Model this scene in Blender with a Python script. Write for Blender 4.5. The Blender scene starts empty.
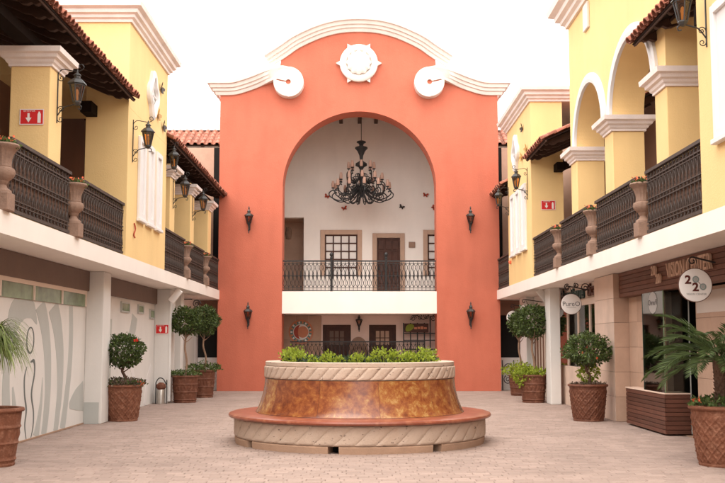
import bpy, bmesh, math, random
from math import sin, cos, pi, radians, sqrt, atan2
from mathutils import Matrix, Vector
random.seed(7)
scene = bpy.context.scene
COL = scene.collection

# ------------------------------------------------------------------ camera
cam = bpy.data.cameras.new('camera')
cam_o = bpy.data.objects.new('camera', cam); COL.objects.link(cam_o)
cam.sensor_width = 36.0; cam.lens = 966.0 / 725.0 * 36.0
cam_o.location = (0, 0, 1.6); cam_o.rotation_euler = (radians(95.0), 0, 0)
cam.shift_x = 4.0 / 725.0; cam.shift_y = 16.0 / 725.0
cam.clip_start = 0.1; cam.clip_end = 600
scene.camera = cam_o

# ------------------------------------------------------------------ sky and sun (bright overcast)
SUN_EL, SUN_AZ = radians(62), radians(200)      # sun high behind the photographer, veiled by cloud
w = bpy.data.worlds.new('World'); scene.world = w; w.use_nodes = True
nt = w.node_tree; nt.nodes.clear()
sky = nt.nodes.new('ShaderNodeTexSky'); sky.sky_type = 'NISHITA'; sky.sun_disc = False
sky.sun_elevation = SUN_EL; sky.sun_rotation = SUN_AZ; sky.dust_density = 6.0; sky.air_density = 1.0
bg1 = nt.nodes.new('ShaderNodeBackground'); bg1.inputs['Strength'].default_value = 0.06
nt.links.new(sky.outputs[0], bg1.inputs[0])
bg2 = nt.nodes.new('ShaderNodeBackground'); bg2.inputs['Color'].default_value = (1.0, 0.955, 0.90, 1); bg2.inputs['Strength'].default_value = 1.8
addn = nt.nodes.new('ShaderNodeAddShader'); out = nt.nodes.new('ShaderNodeOutputWorld')
nt.links.new(bg1.outputs[0], addn.inputs[0]); nt.links.new(bg2.outputs[0], addn.inputs[1]); nt.links.new(addn.outputs[0], out.inputs[0])
sun = bpy.data.lights.new('sun', 'SUN'); sun.energy = 0.6; sun.angle = radians(35); sun.color = (1.0, 0.95, 0.88)
sun_o = bpy.data.objects.new('sun', sun); COL.objects.link(sun_o)
d = Vector((sin(SUN_AZ) * cos(SUN_EL), cos(SUN_AZ) * cos(SUN_EL), sin(SUN_EL)))
sun_o.rotation_euler = (-d).to_track_quat('-Z', 'Y').to_euler(); sun_o.location = (0, -5, 30)
scene.view_settings.view_transform = 'Standard'; scene.view_settings.look = 'None'
scene.view_settings.gamma = 1.0; scene.view_settings.use_curve_mapping = False
scene.view_settings.exposure = 0.70
try:
    scene.cycles.use_denoising = True
    scene.cycles.max_bounces = 8
except Exception: pass

# ------------------------------------------------------------------ materials
def mat(name, base, rough=0.8, var=0.08, vscale=1.5, bump=0.0, bscale=60, streak=0.0, metal=0.0, spec=0.3,
        island=0.0, obj=0.0, dark=None, dark_amt=0.0, dark_scale=4.0, translucent=0.0):
    m = bpy.data.materials.new(name); m.use_nodes = True
    t = m.node_tree; N = t.nodes; L = t.links
    b = N['Principled BSDF']
    b.inputs['Roughness'].default_value = rough; b.inputs['Metallic'].default_value = metal
    b.inputs['Specular IOR Level'].default_value = spec
    tc = N.new('ShaderNodeTexCoord')
    n1 = N.new('ShaderNodeTexNoise'); n1.inputs['Scale'].default_value = vscale; n1.inputs['Detail'].default_value = 5; n1.inputs['Roughness'].default_value = 0.65
    L.new(tc.outputs['Object'], n1.inputs['Vector'])
    mr = N.new('ShaderNodeMapRange'); mr.inputs['From Min'].default_value = 0.25; mr.inputs['From Max'].default_value = 0.75
    mr.inputs['To Min'].default_value = 1 - var; mr.inputs['To Max'].default_value = 1 + var
    L.new(n1.outputs['Fac'], mr.inputs['Value'])
    val = mr.outputs[0]
    def mul(a, bb):
        x = N.new('ShaderNodeMath'); x.operation = 'MULTIPLY'; L.new(a, x.inputs[0]); L.new(bb, x.inputs[1]); return x.outputs[0]
    if streak:
        mp = N.new('ShaderNodeMapping'); mp.inputs['Scale'].default_value = (1.7, 1.7, 0.35); L.new(tc.outputs['Object'], mp.inputs[0])
        n2 = N.new('ShaderNodeTexNoise'); n2.inputs['Scale'].default_value = 1.2; n2.inputs['Detail'].default_value = 6; L.new(mp.outputs[0], n2.inputs['Vector'])
        m2 = N.new('ShaderNodeMapRange'); m2.inputs['From Min'].default_value = 0.45; m2.inputs['From Max'].default_value = 0.75; m2.inputs['To Min'].default_value = 1; m2.inputs['To Max'].default_value = 1 - streak
        L.new(n2.outputs['Fac'], m2.inputs['Value']); val = mul(val, m2.outputs[0])
    if island or obj:
        a = None
        if island:
            g = N.new('ShaderNodeNewGeometry'); a = g.outputs['Random Per Island']
            m3 = N.new('ShaderNodeMapRange'); m3.inputs['To Min'].default_value = 1 - island; m3.inputs['To Max'].default_value = 1 + island
            L.new(a, m3.inputs['Value']); val = mul(val, m3.outputs[0])
        if obj:
            g = N.new('ShaderNodeObjectInfo')
            m3 = N.new('ShaderNodeMapRange'); m3.inputs['To Min'].default_value = 1 - obj; m3.inputs['To Max'].default_value = 1 + obj
            L.new(g.outputs['Random'], m3.inputs['Value']); val = mul(val, m3.outputs[0])
    sc = N.new('ShaderNodeVectorMath'); sc.operation = 'SCALE'; sc.inputs[0].default_value = base[:3]; L.new(val, sc.inputs['Scale'])
    colr = sc.outputs[0]
    if dark is not None:
        n4 = N.new('ShaderNodeTexNoise'); n4.inputs['Scale'].default_value = dark_scale; n4.inputs['Detail'].default_value = 7; n4.inputs['Roughness'].default_value = 0.7
        L.new(tc.outputs['Object'], n4.inputs['Vector'])
        m4 = N.new('ShaderNodeMapRange'); m4.inputs['From Min'].default_value = 0.5; m4.inputs['From Max'].default_value = 0.72; m4.inputs['To Min'].default_value = 0; m4.inputs['To Max'].default_value = dark_amt
        L.new(n4.outputs['Fac'], m4.inputs['Value'])
        mx = N.new('ShaderNodeMix'); mx.data_type = 'RGBA'; L.new(m4.outputs[0], mx.inputs[0]); L.new(colr, mx.inputs[6]); mx.inputs[7].default_value = (*dark[:3], 1)
        colr = mx.outputs[2]
    L.new(colr, b.inputs['Base Color'])
    if bump:
        nb = N.new('ShaderNodeTexNoise'); nb.inputs['Scale'].default_value = bscale; nb.inputs['Detail'].default_value = 4
        L.new(tc.outputs['Object'], nb.inputs['Vector'])
        bp = N.new('ShaderNodeBump'); bp.inputs['Strength'].default_value = bump; bp.inputs['Distance'].default_value = 0.02
        L.new(nb.outputs['Fac'], bp.inputs['Height']); L.new(bp.outputs[0], b.inputs['Normal'])
    if translucent:
        tr = N.new('ShaderNodeBsdfTranslucent'); L.new(colr, tr.inputs['Color'])
        ms = N.new('ShaderNodeMixShader'); ms.inputs[0].default_value = translucent
        L.new(b.outputs[0], ms.inputs[1]); L.new(tr.outputs[0], ms.inputs[2]); L.new(ms.outputs[0], N['Material Output'].inputs['Surface'])
    return m

M = {}
M['yellow'] = mat('yellow_stucco', (0.85, 0.60, 0.28), 0.9, 0.06, 0.5, 0.2, 40, streak=0.07, dark=(0.78, 0.53, 0.23), dark_amt=0.3, dark_scale=1.1)
M['orange'] = mat('coral_stucco', (0.53, 0.150, 0.092), 0.9, 0.085, 0.45, 0.35, 30, streak=0.10, dark=(0.47, 0.115, 0.066), dark_amt=0.35, dark_scale=1.3)
M['orange_in'] = mat('coral_reveal_stucco', (0.66, 0.14, 0.06), 0.9, 0.06, 0.9, 0.2, 45)
M['cream'] = mat('cream_concrete', (0.87, 0.80, 0.73), 0.85, 0.05, 0.6, 0.12, 50, streak=0.035)
M['soffit'] = mat('soffit_paint', (0.72, 0.60, 0.52), 0.9, 0.05, 1.0, 0.1, 40)
M['mould'] = mat('pinkish_moulding_stone', (0.84, 0.74, 0.69), 0.85, 0.06, 3.0, 0.2, 40, streak=0.12)
M['mouldwhite'] = mat('white_moulding', (0.76, 0.69, 0.63), 0.8, 0.07, 2.0, 0.2, 40, streak=0.10)
M['white'] = mat('white_paint', (0.76, 0.73, 0.71), 0.7, 0.03, 3.0)
M['porch'] = mat('pale_porch_plaster', (0.91, 0.84, 0.78), 0.9, 0.04, 0.8, 0.12, 40, streak=0.05)
M['pink'] = mat('pink_plaster', (0.90, 0.70, 0.62), 0.9, 0.05, 0.8, 0.12, 40)
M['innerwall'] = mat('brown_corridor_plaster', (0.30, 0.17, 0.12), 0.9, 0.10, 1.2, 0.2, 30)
M['greywall'] = mat('pale_grey_plaster', (0.72, 0.695, 0.66), 0.9, 0.05, 0.9, 0.12, 40, streak=0.06)
M['greygreen'] = mat('grey_green_paint', (0.50, 0.50, 0.46), 0.9, 0.05, 0.9, 0.1, 40)
M['muralgrey'] = mat('mural_grey_paint', (0.47, 0.48, 0.455), 0.9, 0.05, 2.0)
M['muraldark'] = mat('mural_dark_line', (0.15, 0.16, 0.15), 0.9, 0.05, 2.0)
M['panel'] = mat('brown_metal_panel', (0.17, 0.115, 0.092), 0.65, 0.10, 2.0, 0.1, 20)
M['iron'] = mat('black_wrought_iron', (0.022, 0.021, 0.021), 0.5, 0.2, 8.0, spec=0.4)
M['irondusty'] = mat('dusty_iron', (0.060, 0.042, 0.034), 0.6, 0.25, 6.0, spec=0.35)
M['irongreen'] = mat('dark_green_iron', (0.020, 0.032, 0.028), 0.5, 0.15, 6.0, spec=0.4)
M['lampcap'] = mat('lantern_iron', (0.035, 0.033, 0.03), 0.45, 0.2, 8.0, spec=0.5)
M['wood'] = mat('dark_rafter_wood', (0.060, 0.030, 0.020), 0.75, 0.25, 6.0, 0.3, 30)
M['boards'] = mat('dark_roof_boards', (0.020, 0.011, 0.008), 0.9, 0.25, 4.0, 0.3, 30, spec=0.1)
M['doorwood'] = mat('dark_red_brown_door_wood', (0.070, 0.026, 0.016), 0.55, 0.3, 5.0, 0.2, 30)
M['tile'] = mat('terracotta_roof_tile', (0.30, 0.108, 0.068), 0.85, 0.18, 6.0, 0.3, 40, island=0.25, obj=0.25, dark=(0.60, 0.42, 0.34), dark_amt=0.5, dark_scale=7)
M['urn'] = mat('grey_brown_carved_stone', (0.29, 0.185, 0.135), 0.9, 0.14, 6.0, 0.4, 50, dark=(0.16, 0.10, 0.08), dark_amt=0.45, dark_scale=8)
M['pot'] = mat('terracotta_pot', (0.185, 0.070, 0.038), 0.75, 0.25, 9.0, 0.4, 45, dark=(0.38, 0.19, 0.12), dark_amt=0.7, dark_scale=11)
M['potdark'] = mat('glazed_brown_pot', (0.135, 0.048, 0.026), 0.6, 0.25, 9.0, 0.4, 45, dark=(0.34, 0.16, 0.10), dark_amt=0.65, dark_scale=11)
M['soil'] = mat('soil', (0.05, 0.035, 0.025), 0.95, 0.3, 20.0, 0.5, 60)
M['cantera'] = mat('carved_cantera_stone', (0.50, 0.385, 0.305), 0.85, 0.10, 3.0, 0.3, 45, dark=(0.40, 0.25, 0.16), dark_amt=0.35, dark_scale=2.5)
def pits(m, scale, thr, col):                     # small open pores of travertine
    t = m.node_tree; N = t.nodes; L = t.links; b = N['Principled BSDF']; src = b.inputs['Base Color'].links[0].from_socket
    tc = N.new('ShaderNodeTexCoord'); mp = N.new('ShaderNodeMapping'); mp.inputs['Scale'].default_value = (1, 1, 1.6); L.new(tc.outputs['Object'], mp.inputs[0])
    n = N.new('ShaderNodeTexNoise'); n.inputs['Scale'].default_value = scale; n.inputs['Detail'].default_value = 3; n.inputs['Distortion'].default_value = 0.8; L.new(mp.outputs[0], n.inputs['Vector'])
    r = N.new('ShaderNodeMapRange'); r.inputs['From Min'].default_value = thr; r.inputs['From Max'].default_value = thr + 0.03; L.new(n.outputs['Fac'], r.inputs['Value'])
    mx = N.new('ShaderNodeMix'); mx.data_type = 'RGBA'; L.new(r.outputs[0], mx.inputs[0]); L.new(src, mx.inputs[6]); mx.inputs[7].default_value = (*col, 1); L.new(mx.outputs[2], b.inputs['Base Color'])
pits(M['cantera'], 15.0, 0.665, (0.09, 0.06, 0.05))
M['plinth'] = mat('plinth_stone', (0.40, 0.26, 0.18), 0.9, 0.12, 4.0, 0.3, 45)
M['dark'] = mat('dark_void', (0.012, 0.011, 0.010), 0.9, 0.1, 2.0)  # near-black colour standing for unlit depth in openings and hollows
M['marbletile'] = mat('beige_marble_tile', (0.70, 0.53, 0.43), 0.45, 0.10, 2.5, 0.08, 30, streak=0.10, obj=0.06)
M['stonetile'] = mat('tan_stone_tile', (0.50, 0.335, 0.245), 0.6, 0.10, 3.0, 0.15, 30, obj=0.10)
M['slat'] = mat('reddish_wood_slat', (0.115, 0.046, 0.030), 0.5, 0.2, 4.0, 0.2, 30, obj=0.25)
M['fascia'] = mat('brown_wood_fascia', (0.145, 0.060, 0.038), 0.55, 0.2, 3.0, 0.2, 30, obj=0.2)
M['letter'] = mat('tan_letter', (0.60, 0.42, 0.32), 0.6, 0.05, 3.0)
M['lettergreen'] = mat('dark_green_letter', (0.02, 0.06, 0.055), 0.5, 0.05, 3.0)
M['letterbrown'] = mat('brown_letter', (0.10, 0.035, 0.02), 0.5, 0.05, 3.0)
M['print'] = mat('dark_print', (0.06, 0.055, 0.055), 0.8, 0.02, 3.0)
M['printbrown'] = mat('maroon_print', (0.10, 0.022, 0.015), 0.8, 0.02, 3.0)
M['printgrey'] = mat('grey_print', (0.40, 0.38, 0.36), 0.8, 0.02, 3.0)
M['signwhite'] = mat('white_sign_face', (0.82, 0.77, 0.73), 0.6, 0.02, 2.0)
M['red'] = mat('red_sign_face', (0.62, 0.025, 0.025), 0.5, 0.04, 3.0)
M['flower'] = mat('red_flower', (0.70, 0.035, 0.02), 0.7, 0.1, 8.0, island=0.3)
M['flowerorange'] = mat('orange_flower', (0.75, 0.16, 0.07), 0.7, 0.1, 8.0, island=0.3)
M['leaf'] = mat('dark_topiary_leaf', (0.072, 0.105, 0.026), 0.5, 0.25, 9.0, island=0.55, translucent=0.2, spec=0.4)
M['leafmid'] = mat('mid_green_leaf', (0.085, 0.125, 0.035), 0.55, 0.25, 9.0, island=0.5, translucent=0.2)
M['lime'] = mat('lime_leaf', (0.29, 0.36, 0.040), 0.55, 0.2, 6.0, island=0.35, translucent=0.3)
M['leafdark'] = mat('deep_green_leaf', (0.03, 0.048, 0.02), 0.6, 0.3, 6.0, island=0.5, translucent=0.15)
M['purpleleaf'] = mat('muted_purple_green_leaf', (0.14, 0.10, 0.07), 0.6, 0.3, 6.0, island=0.5, translucent=0.15)
M['palm'] = mat('palm_leaflet', (0.085, 0.125, 0.042), 0.5, 0.2, 6.0, island=0.4, translucent=0.25)
M['strap'] = mat('strappy_leaf', (0.20, 0.25, 0.075), 0.55, 0.2, 5.0, island=0.5, translucent=0.25)
M['trunk'] = mat('pale_bark', (0.30, 0.19, 0.13), 0.9, 0.2, 12.0, 0.4, 60)
M['trunkdark'] = mat('dark_bark', (0.13, 0.075, 0.05), 0.9, 0.25, 12.0, 0.4, 60)
M['chrome'] = mat('brushed_steel', (0.55, 0.52, 0.48), 0.35, 0.1, 5.0, metal=0.9)
M['mortar'] = mat('paving_mortar', (0.205, 0.150, 0.126), 0.95, 0.12, 1.2, 0.3, 60)
M['paver'] = mat('pinkish_paver', (0.335, 0.250, 0.212), 0.85, 0.17, 0.55, 0.5, 24, island=0.11, obj=0.11, dark=(0.255, 0.185, 0.155), dark_amt=0.55, dark_scale=6.0)
M['copper'] = mat('mosaic_copper', (0.62, 0.25, 0.14), 0.6, 0.1, 5.0)
M['teal'] = mat('mosaic_teal', (0.10, 0.22, 0.20), 0.5, 0.1, 5.0)
M['ceilwood'] = mat('porch_ceiling', (0.66, 0.54, 0.46), 0.9, 0.08, 1.0)
M['stripebrown'] = mat('brown_stripe_panel', (0.16, 0.085, 0.055), 0.7, 0.1, 3.0)
M['stripepale'] = mat('pale_stripe_panel', (0.55, 0.46, 0.38), 0.7, 0.1, 3.0)
M['redwall'] = mat('coral_shop_interior', (0.45, 0.13, 0.08), 0.8, 0.1, 1.0)
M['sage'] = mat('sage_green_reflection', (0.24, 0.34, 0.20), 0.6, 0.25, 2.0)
M['beam'] = mat('near_black_beam', (0.014, 0.008, 0.006), 0.9, 0.2, 4.0, spec=0.1)
M['ornred'] = mat('ornament_red', (0.40, 0.06, 0.03), 0.5, 0.2, 20)
M['orndark'] = mat('ornament_dark', (0.05, 0.035, 0.03), 0.5, 0.2, 20)
M['ornwing'] = mat('ornament_amber', (0.45, 0.25, 0.08), 0.5, 0.2, 20)

def glass_mat(name, tint, alpha, rough=0.03):
    m = bpy.data.materials.new(name); m.use_nodes = True; t = m.node_tree; N = t.nodes; L = t.links; N.remove(N['Principled BSDF'])
    tr = N.new('ShaderNodeBsdfTransparent'); tr.inputs[0].default_value = (*tint, 1)
    gl = N.new('ShaderNodeBsdfGlossy'); gl.inputs['Roughness'].default_value = rough
    fr = N.new('ShaderNodeFresnel'); fr.inputs['IOR'].default_value = 1.5
    ad = N.new('ShaderNodeMath'); ad.operation = 'ADD'; ad.inputs[1].default_value = alpha; L.new(fr.outputs[0], ad.inputs[0])
    mx = N.new('ShaderNodeMixShader'); L.new(ad.outputs[0], mx.inputs[0]); L.new(tr.outputs[0], mx.inputs[1]); L.new(gl.outputs[0], mx.inputs[2])
    L.new(mx.outputs[0], N['Material Output'].inputs['Surface']); return m
M['glass'] = glass_mat('shop_glass', (0.86, 0.90, 0.87), 0.0)
M['glassgreen'] = mat('transom_glass', (0.17, 0.235, 0.135), 0.25, 0.5, 2.0, spec=0.4, dark=(0.05, 0.07, 0.05), dark_amt=0.8, dark_scale=1.5)  # opaque pane colour with green and dark reflections painted in
M['amber'] = glass_mat('amber_lantern_glass', (0.85, 0.52, 0.22), 0.06, 0.15)
M['chimney'] = mat('candle_chimney_glass', (0.72, 0.50, 0.40), 0.25, 0.05, 5, translucent=0.6)
M['pale_reflection'] = mat('painted_pale_reflection', (0.62, 0.54, 0.48), 0.5, 0.03, 2.0)  # flat colour for the pale fascia reflection in the shop front

def onyx(name):
    m = bpy.data.materials.new(name); m.use_nodes = True; t = m.node_tree; N = t.nodes; L = t.links; b = N['Principled BSDF']
    b.inputs['Roughness'].default_value = 0.24; b.inputs['Specular IOR Level'].default_value = 0.5
    tc = N.new('ShaderNodeTexCoord'); oi = N.new('ShaderNodeObjectInfo')
    off = N.new('ShaderNodeVectorMath'); off.operation = 'SCALE'; off.inputs['Scale'].default_value = 7.0
    cmb = N.new('ShaderNodeCombineXYZ'); L.new(oi.outputs['Random'], cmb.inputs[0]); L.new(oi.outputs['Random'], cmb.inputs[2]); L.new(cmb.outputs[0], off.inputs[0])
    add = N.new('ShaderNodeVectorMath'); add.operation = 'ADD'; L.new(tc.outputs['Object'], add.inputs[0]); L.new(off.outputs[0], add.inputs[1])
    n = N.new('ShaderNodeTexNoise'); n.inputs['Scale'].default_value = 8.0; n.inputs['Detail'].default_value = 10; n.inputs['Roughness'].default_value = 0.74; n.inputs['Distortion'].default_value = 0.25
    L.new(add.outputs[0], n.inputs['Vector'])
    r = N.new('ShaderNodeMapRange'); r.inputs['From Min'].default_value = 0; r.inputs['From Max'].default_value = 1; r.inputs['To Min'].default_value = -0.075; r.inputs['To Max'].default_value = 0.025
    L.new(oi.outputs['Random'], r.inputs['Value'])
    s = N.new('ShaderNodeMath'); s.operation = 'ADD'; L.new(n.outputs['Fac'], s.inputs[0]); L.new(r.outputs[0], s.inputs[1])
    cr = N.new('ShaderNodeValToRGB'); e = cr.color_ramp.elements
    e[0].position = 0.33; e[0].color = (0.13, 0.036, 0.016, 1); e[1].position = 0.78; e[1].color = (0.58, 0.42, 0.32, 1)
    for p, c in ((0.42, (0.20, 0.056, 0.020, 1)), (0.50, (0.27, 0.088, 0.028, 1)), (0.57, (0.32, 0.135, 0.038, 1)), (0.64, (0.42, 0.24, 0.085, 1)), (0.71, (0.40, 0.20, 0.12, 1))):
        k = e.new(p); k.color = c
    L.new(s.outputs[0], cr.inputs[0]); L.new(cr.outputs[0], b.inputs['Base Color']); return m
M['onyx'] = onyx('amber_onyx_marble')
M['redmarble'] = mat('polished_red_marble', (0.25, 0.068, 0.036), 0.32, 0.2, 4.0, dark=(0.50, 0.22, 0.12), dark_amt=0.6, dark_scale=6, spec=0.5)

# ------------------------------------------------------------------ mesh helpers
class MB:
    def __init__(s): s.v = []; s.f = []
    def add(s, vs, fs):
        o = len(s.v); s.v += [tuple(p) for p in vs]; s.f += [tuple(i + o for i in f) for f in fs]; return s
    def box(s, x0, x1, y0, y1, z0, z1):
        return s.add([(x0, y0, z0), (x1, y0, z0), (x1, y1, z0), (x0, y1, z0), (x0, y0, z1), (x1, y0, z1), (x1, y1, z1), (x0, y1, z1)],
                     [(0, 3, 2, 1), (4, 5, 6, 7), (0, 1, 5, 4), (1, 2, 6, 5), (2, 3, 7, 6), (3, 0, 4, 7)])
    def bbox(s, x0, x1, y0, y1, z0, z1, b=0.008):     # bevelled box
        if min(x1 - x0, y1 - y0, z1 - z0) < 2.5 * b: return s.box(x0, x1, y0, y1, z0, z1)
        rings = [(b, z0), (0, z0 + b), (0, z1 - b), (b, z1)]
        vs = []
        for i, z in rings:
            c = b
            j = i
            vs += [(x0 + c + 0 * j, y0 + j, z), (x1 - c, y0 + j, z), (x1 - j, y0 + c, z), (x1 - j, y1 - c, z), (x1 - c, y1 - j, z), (x0 + c, y1 - j, z), (x0 + j, y1 - c, z), (x0 + j, y0 + c, z)]
        fs = []
        for k in range(3):
            for a in range(8): fs.append((k * 8 + a, k * 8 + (a + 1) % 8, (k + 1) * 8 + (a + 1) % 8, (k + 1) * 8 + a))
        fs.append(tuple(range(7, -1, -1))); fs.append(tuple(range(24, 32)))
        return s.add(vs, fs)
    def rings(s, loops, closed=True, cap0=False, cap1=False, loop_around=False):
        n = len(loops[0]); vs = [p for l in loops for p in l]; fs = []
        K = len(loops)
        for k in range(K if loop_around else K - 1):
            k2 = (k + 1) % K
            for a in range(n if closed else n - 1):
                b = (a + 1) % n; fs.append((k * n + a, k * n + b, k2 * n + b, k2 * n + a))
        if cap0: fs.append(tuple(range(n - 1, -1, -1)))
        if cap1: fs.append(tuple((K - 1) * n + i for i in range(n)))
        return s.add(vs, fs)
    def lathe(s, prof, n=24, c=(0, 0, 0), a0=0, a1=2 * pi, cap=False, flute=None):
        full = abs(a1 - a0 - 2 * pi) < 1e-6
        m = n if full else n + 1
        loops = []
        for i, (r, z) in enumerate(prof):
            L = []
            for k in range(m):
                a = a0 + (a1 - a0) * k / n
                rr = r * (flute(a, i) if flute else 1)
                L.append((c[0] + rr * cos(a), c[1] + rr * sin(a), c[2] + z))
            loops.append(L)
        return s.rings(loops, closed=full, cap0=cap and full, cap1=cap and full)
    def tube(s, path, r, n=6, closed=False, r2=None):
        P = [Vector(p) for p in path]; K = len(P); loops = []
        for i in range(K):
            if closed: t = P[(i + 1) % K] - P[i - 1]
            else: t = P[min(i + 1, K - 1)] - P[max(i - 1, 0)]
            t.normalize()
            up = Vector((0, 0, 1)) if abs(t.z) < 0.95 else Vector((1, 0, 0))
            if closed or True:
                a = t.cross(up).normalized(); b = a.cross(t)
            rr = r if r2 is None else r + (r2 - r) * i / (K - 1)
            loops.append([tuple(P[i] + a * (rr * cos(2 * pi * k / n)) + b * (rr * sin(2 * pi * k / n))) for k in range(n)])
        return s.rings(loops, cap0=not closed, cap1=not closed, loop_around=closed)
    def bar(s, p, q, w=0.012):
        return s.tube([p, q], w, 4)
    def sweep(s, stations, prof_closed=True, cap=True):      # stations: list of loops of points
        return s.rings(stations, closed=prof_closed, cap0=cap, cap1=cap)
    def strip(s, sam, d0, d1, axis='x'):                     # sam: (s, zbottom, ztop); wall of thickness d0..d1
        def P(a, d, z): return (a, d, z) if axis == 'x' else (d, a, z)
        vs = []; fs = []
        for a, zb, zt in sam: vs += [P(a, d0, zb), P(a, d0, zt), P(a, d1, zb), P(a, d1, zt)]
        for i in range(len(sam) - 1):
            o, p = 4 * i, 4 * i + 4
            fs += [(o, p, p + 1, o + 1), (o + 2, o + 3, p + 3, p + 2), (o + 1, p + 1, p + 3, o + 3), (o, o + 2, p + 2, p)]
        e = 4 * (len(sam) - 1)
        fs += [(0, 1, 3, 2), (e, e + 2, e + 3, e + 1)]
        return s.add(vs, fs)
    def cornice(s, x0, x1, y0, y1, prof, cap=True):          # prof: (projection, z) stacked rectangles
        loops = [[(x0 - p, y0 - p, z), (x1 + p, y0 - p, z), (x1 + p, y1 + p, z), (x0 - p, y1 + p, z)] for p, z in prof]
        return s.rings(loops, cap0=cap, cap1=cap)
    def xf(s, mtx, start=0):
        for i in range(start, len(s.v)): s.v[i] = tuple(mtx @ Vector(s.v[i]))
        return s
    def mesh(s, name, material, smooth=False):
        me = bpy.data.meshes.new(name); me.from_pydata(s.v, [], s.f)
        bm = bmesh.new(); bm.from_mesh(me); bmesh.ops.recalc_face_normals(bm, faces=bm.faces); bm.to_mesh(me); bm.free()
        me.materials.append(material)
        if smooth:
            me.polygons.foreach_set('use_smooth', [True] * len(me.polygons))
            try: me.set_sharp_from_angle(angle=radians(40))
            except Exception: pass
        me.update(); return me
    def build(s, name, material, parent=None, smooth=False, world=True, kind=None):
        return link(name, s.mesh(name, M[material] if isinstance(material, str) else material, smooth), parent, world, kind)

def link(name, me, parent=None, world=False, kind=None):
    o = bpy.data.objects.new(name, me); COL.objects.link(o)
    if parent is not None:
        o.parent = parent
        if world: o.matrix_parent_inverse = wm(parent).inverted()
    if kind: o['kind'] = kind
    return o
def wm(o):
    m = o.matrix_basis.copy()
    return (wm(o.parent) @ o.matrix_parent_inverse @ m) if o.parent else m
def tag(o, label=None, cat=None, group=None, kind=None):
    if label: o['label'] = label
    if cat: o['category'] = cat
    if group: o['group'] = group
    if kind: o['kind'] = kind
    return o
def thing(name, loc, label, cat, group=None, rz=0, kind=None):
    o = bpy.data.objects.new(name, None); COL.objects.link(o); o.location = loc; o.rotation_euler = (0, 0, rz); o.empty_display_size = 0.1
    return tag(o, label, cat, group, kind)
def copy_tree(o, parent=None):
    c = o.copy(); COL.objects.link(c)
    if parent is not None: c.parent = parent; c.matrix_parent_inverse = o.matrix_parent_inverse.copy()
    for ch in o.children: copy_tree(ch, c)
    return c
def place(proto, first, loc, rz, label, group=None):
    o = proto if first else copy_tree(proto)
    o.location = loc; o.rotation_euler = (0, 0, rz); o['label'] = label
    if group: o['group'] = group
    return o
def part(name, m, parent, *a, **k):
    return MB().box(*a).build(name, m, parent, **k)
def bpart(name, m, parent, *a, b=0.008): return MB().bbox(*a, b=b).build(name, m, parent)
def text_mesh(body, size, depth, material, bold=0.0, align='CENTER'):
    cu = bpy.data.curves.new('text', 'FONT'); cu.body = body; cu.size = size; cu.extrude = depth; cu.align_x = align; cu.align_y = 'CENTER'; cu.offset = bold; cu.resolution_u = 3
    o = bpy.data.objects.new('text', cu); COL.objects.link(o)
    dg = bpy.context.evaluated_depsgraph_get(); me = bpy.data.meshes.new_from_object(o.evaluated_get(dg))
    bpy.data.objects.remove(o); bpy.data.curves.remove(cu)
    me.materials.clear(); me.materials.append(M[material]); return me
def spline(pts, n=8):
    P = [Vector(p) for p in pts]; out = []
    for i in range(len(P) - 1):
        a, b, c, d_ = P[max(i - 1, 0)], P[i], P[i + 1], P[min(i + 2, len(P) - 1)]
        for k in range(n):
            t = k / n
            out.append(0.5 * ((2 * b) + (c - a) * t + (2 * a - 5 * b + 4 * c - d_) * t * t + (3 * b - a - 3 * c + d_) * t ** 3))
    out.append(P[-1]); return out
def scroll(c, r0, r1, a0, turns, n=24, plane='xz'):
    out = []
    for i in range(n + 1):
        t = i / n; a = a0 + turns * 2 * pi * t; r = r0 + (r1 - r0) * t
        u, v = r * cos(a), r * sin(a)
        out.append((c[0] + u, c[1], c[2] + v) if plane == 'xz' else (c[0], c[1] + u, c[2] + v))
    return out

def leaf_cloud(n, sampler, size, fold=0.3, rnd=random, up=0.0, aspect=0.55):
    mb = MB()
    for _ in range(n):
        p, nrm = sampler()
        d_ = Vector((rnd.gauss(0, 1), rnd.gauss(0, 1), rnd.gauss(0, 1) + up)).normalized()
        d_ = (d_ + Vector(nrm) * 0.8).normalized()
        side = d_.cross(Vector((rnd.gauss(0, 1), rnd.gauss(0, 1), rnd.gauss(0, 1)))).normalized(); nn = side.cross(d_)
        s_ = size * rnd.uniform(0.6, 1.25); p = Vector(p)
        tip = p + d_ * s_; mid = p + d_ * s_ * 0.5
        mb.add([p, mid + side * s_ * aspect * 0.5 + nn * s_ * fold * 0.4, tip, mid - side * s_ * aspect * 0.5 + nn * s_ * fold * 0.4], [(0, 1, 2), (0, 2, 3)])
    return mb
def ball_sampler(c, r, rz=None, lump=0.12, inner=0.55, seed=0):
    rz = rz or r; ph = [random.uniform(0, 6.28) for _ in range(6)]
    def f():
        u = random.uniform(-1, 1); a = random.uniform(0, 2 * pi); q = sqrt(1 - u * u)
        dx, dy, dz = q * cos(a), q * sin(a), u
        k = 1 + lump * (sin(3 * a + ph[0]) * 0.5 + sin(5 * a + 4 * u + ph[1]) * 0.5 + sin(6 * u + ph[2]) * 0.6 + 0.4 * sin(9 * a - 5 * u + ph[3]))
        t = inner + (1 - inner) * random.random() ** 0.45
        return (c[0] + dx * r * k * t, c[1] + dy * r * k * t, c[2] + dz * rz * k * t), (dx, dy, dz)
    return f

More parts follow.
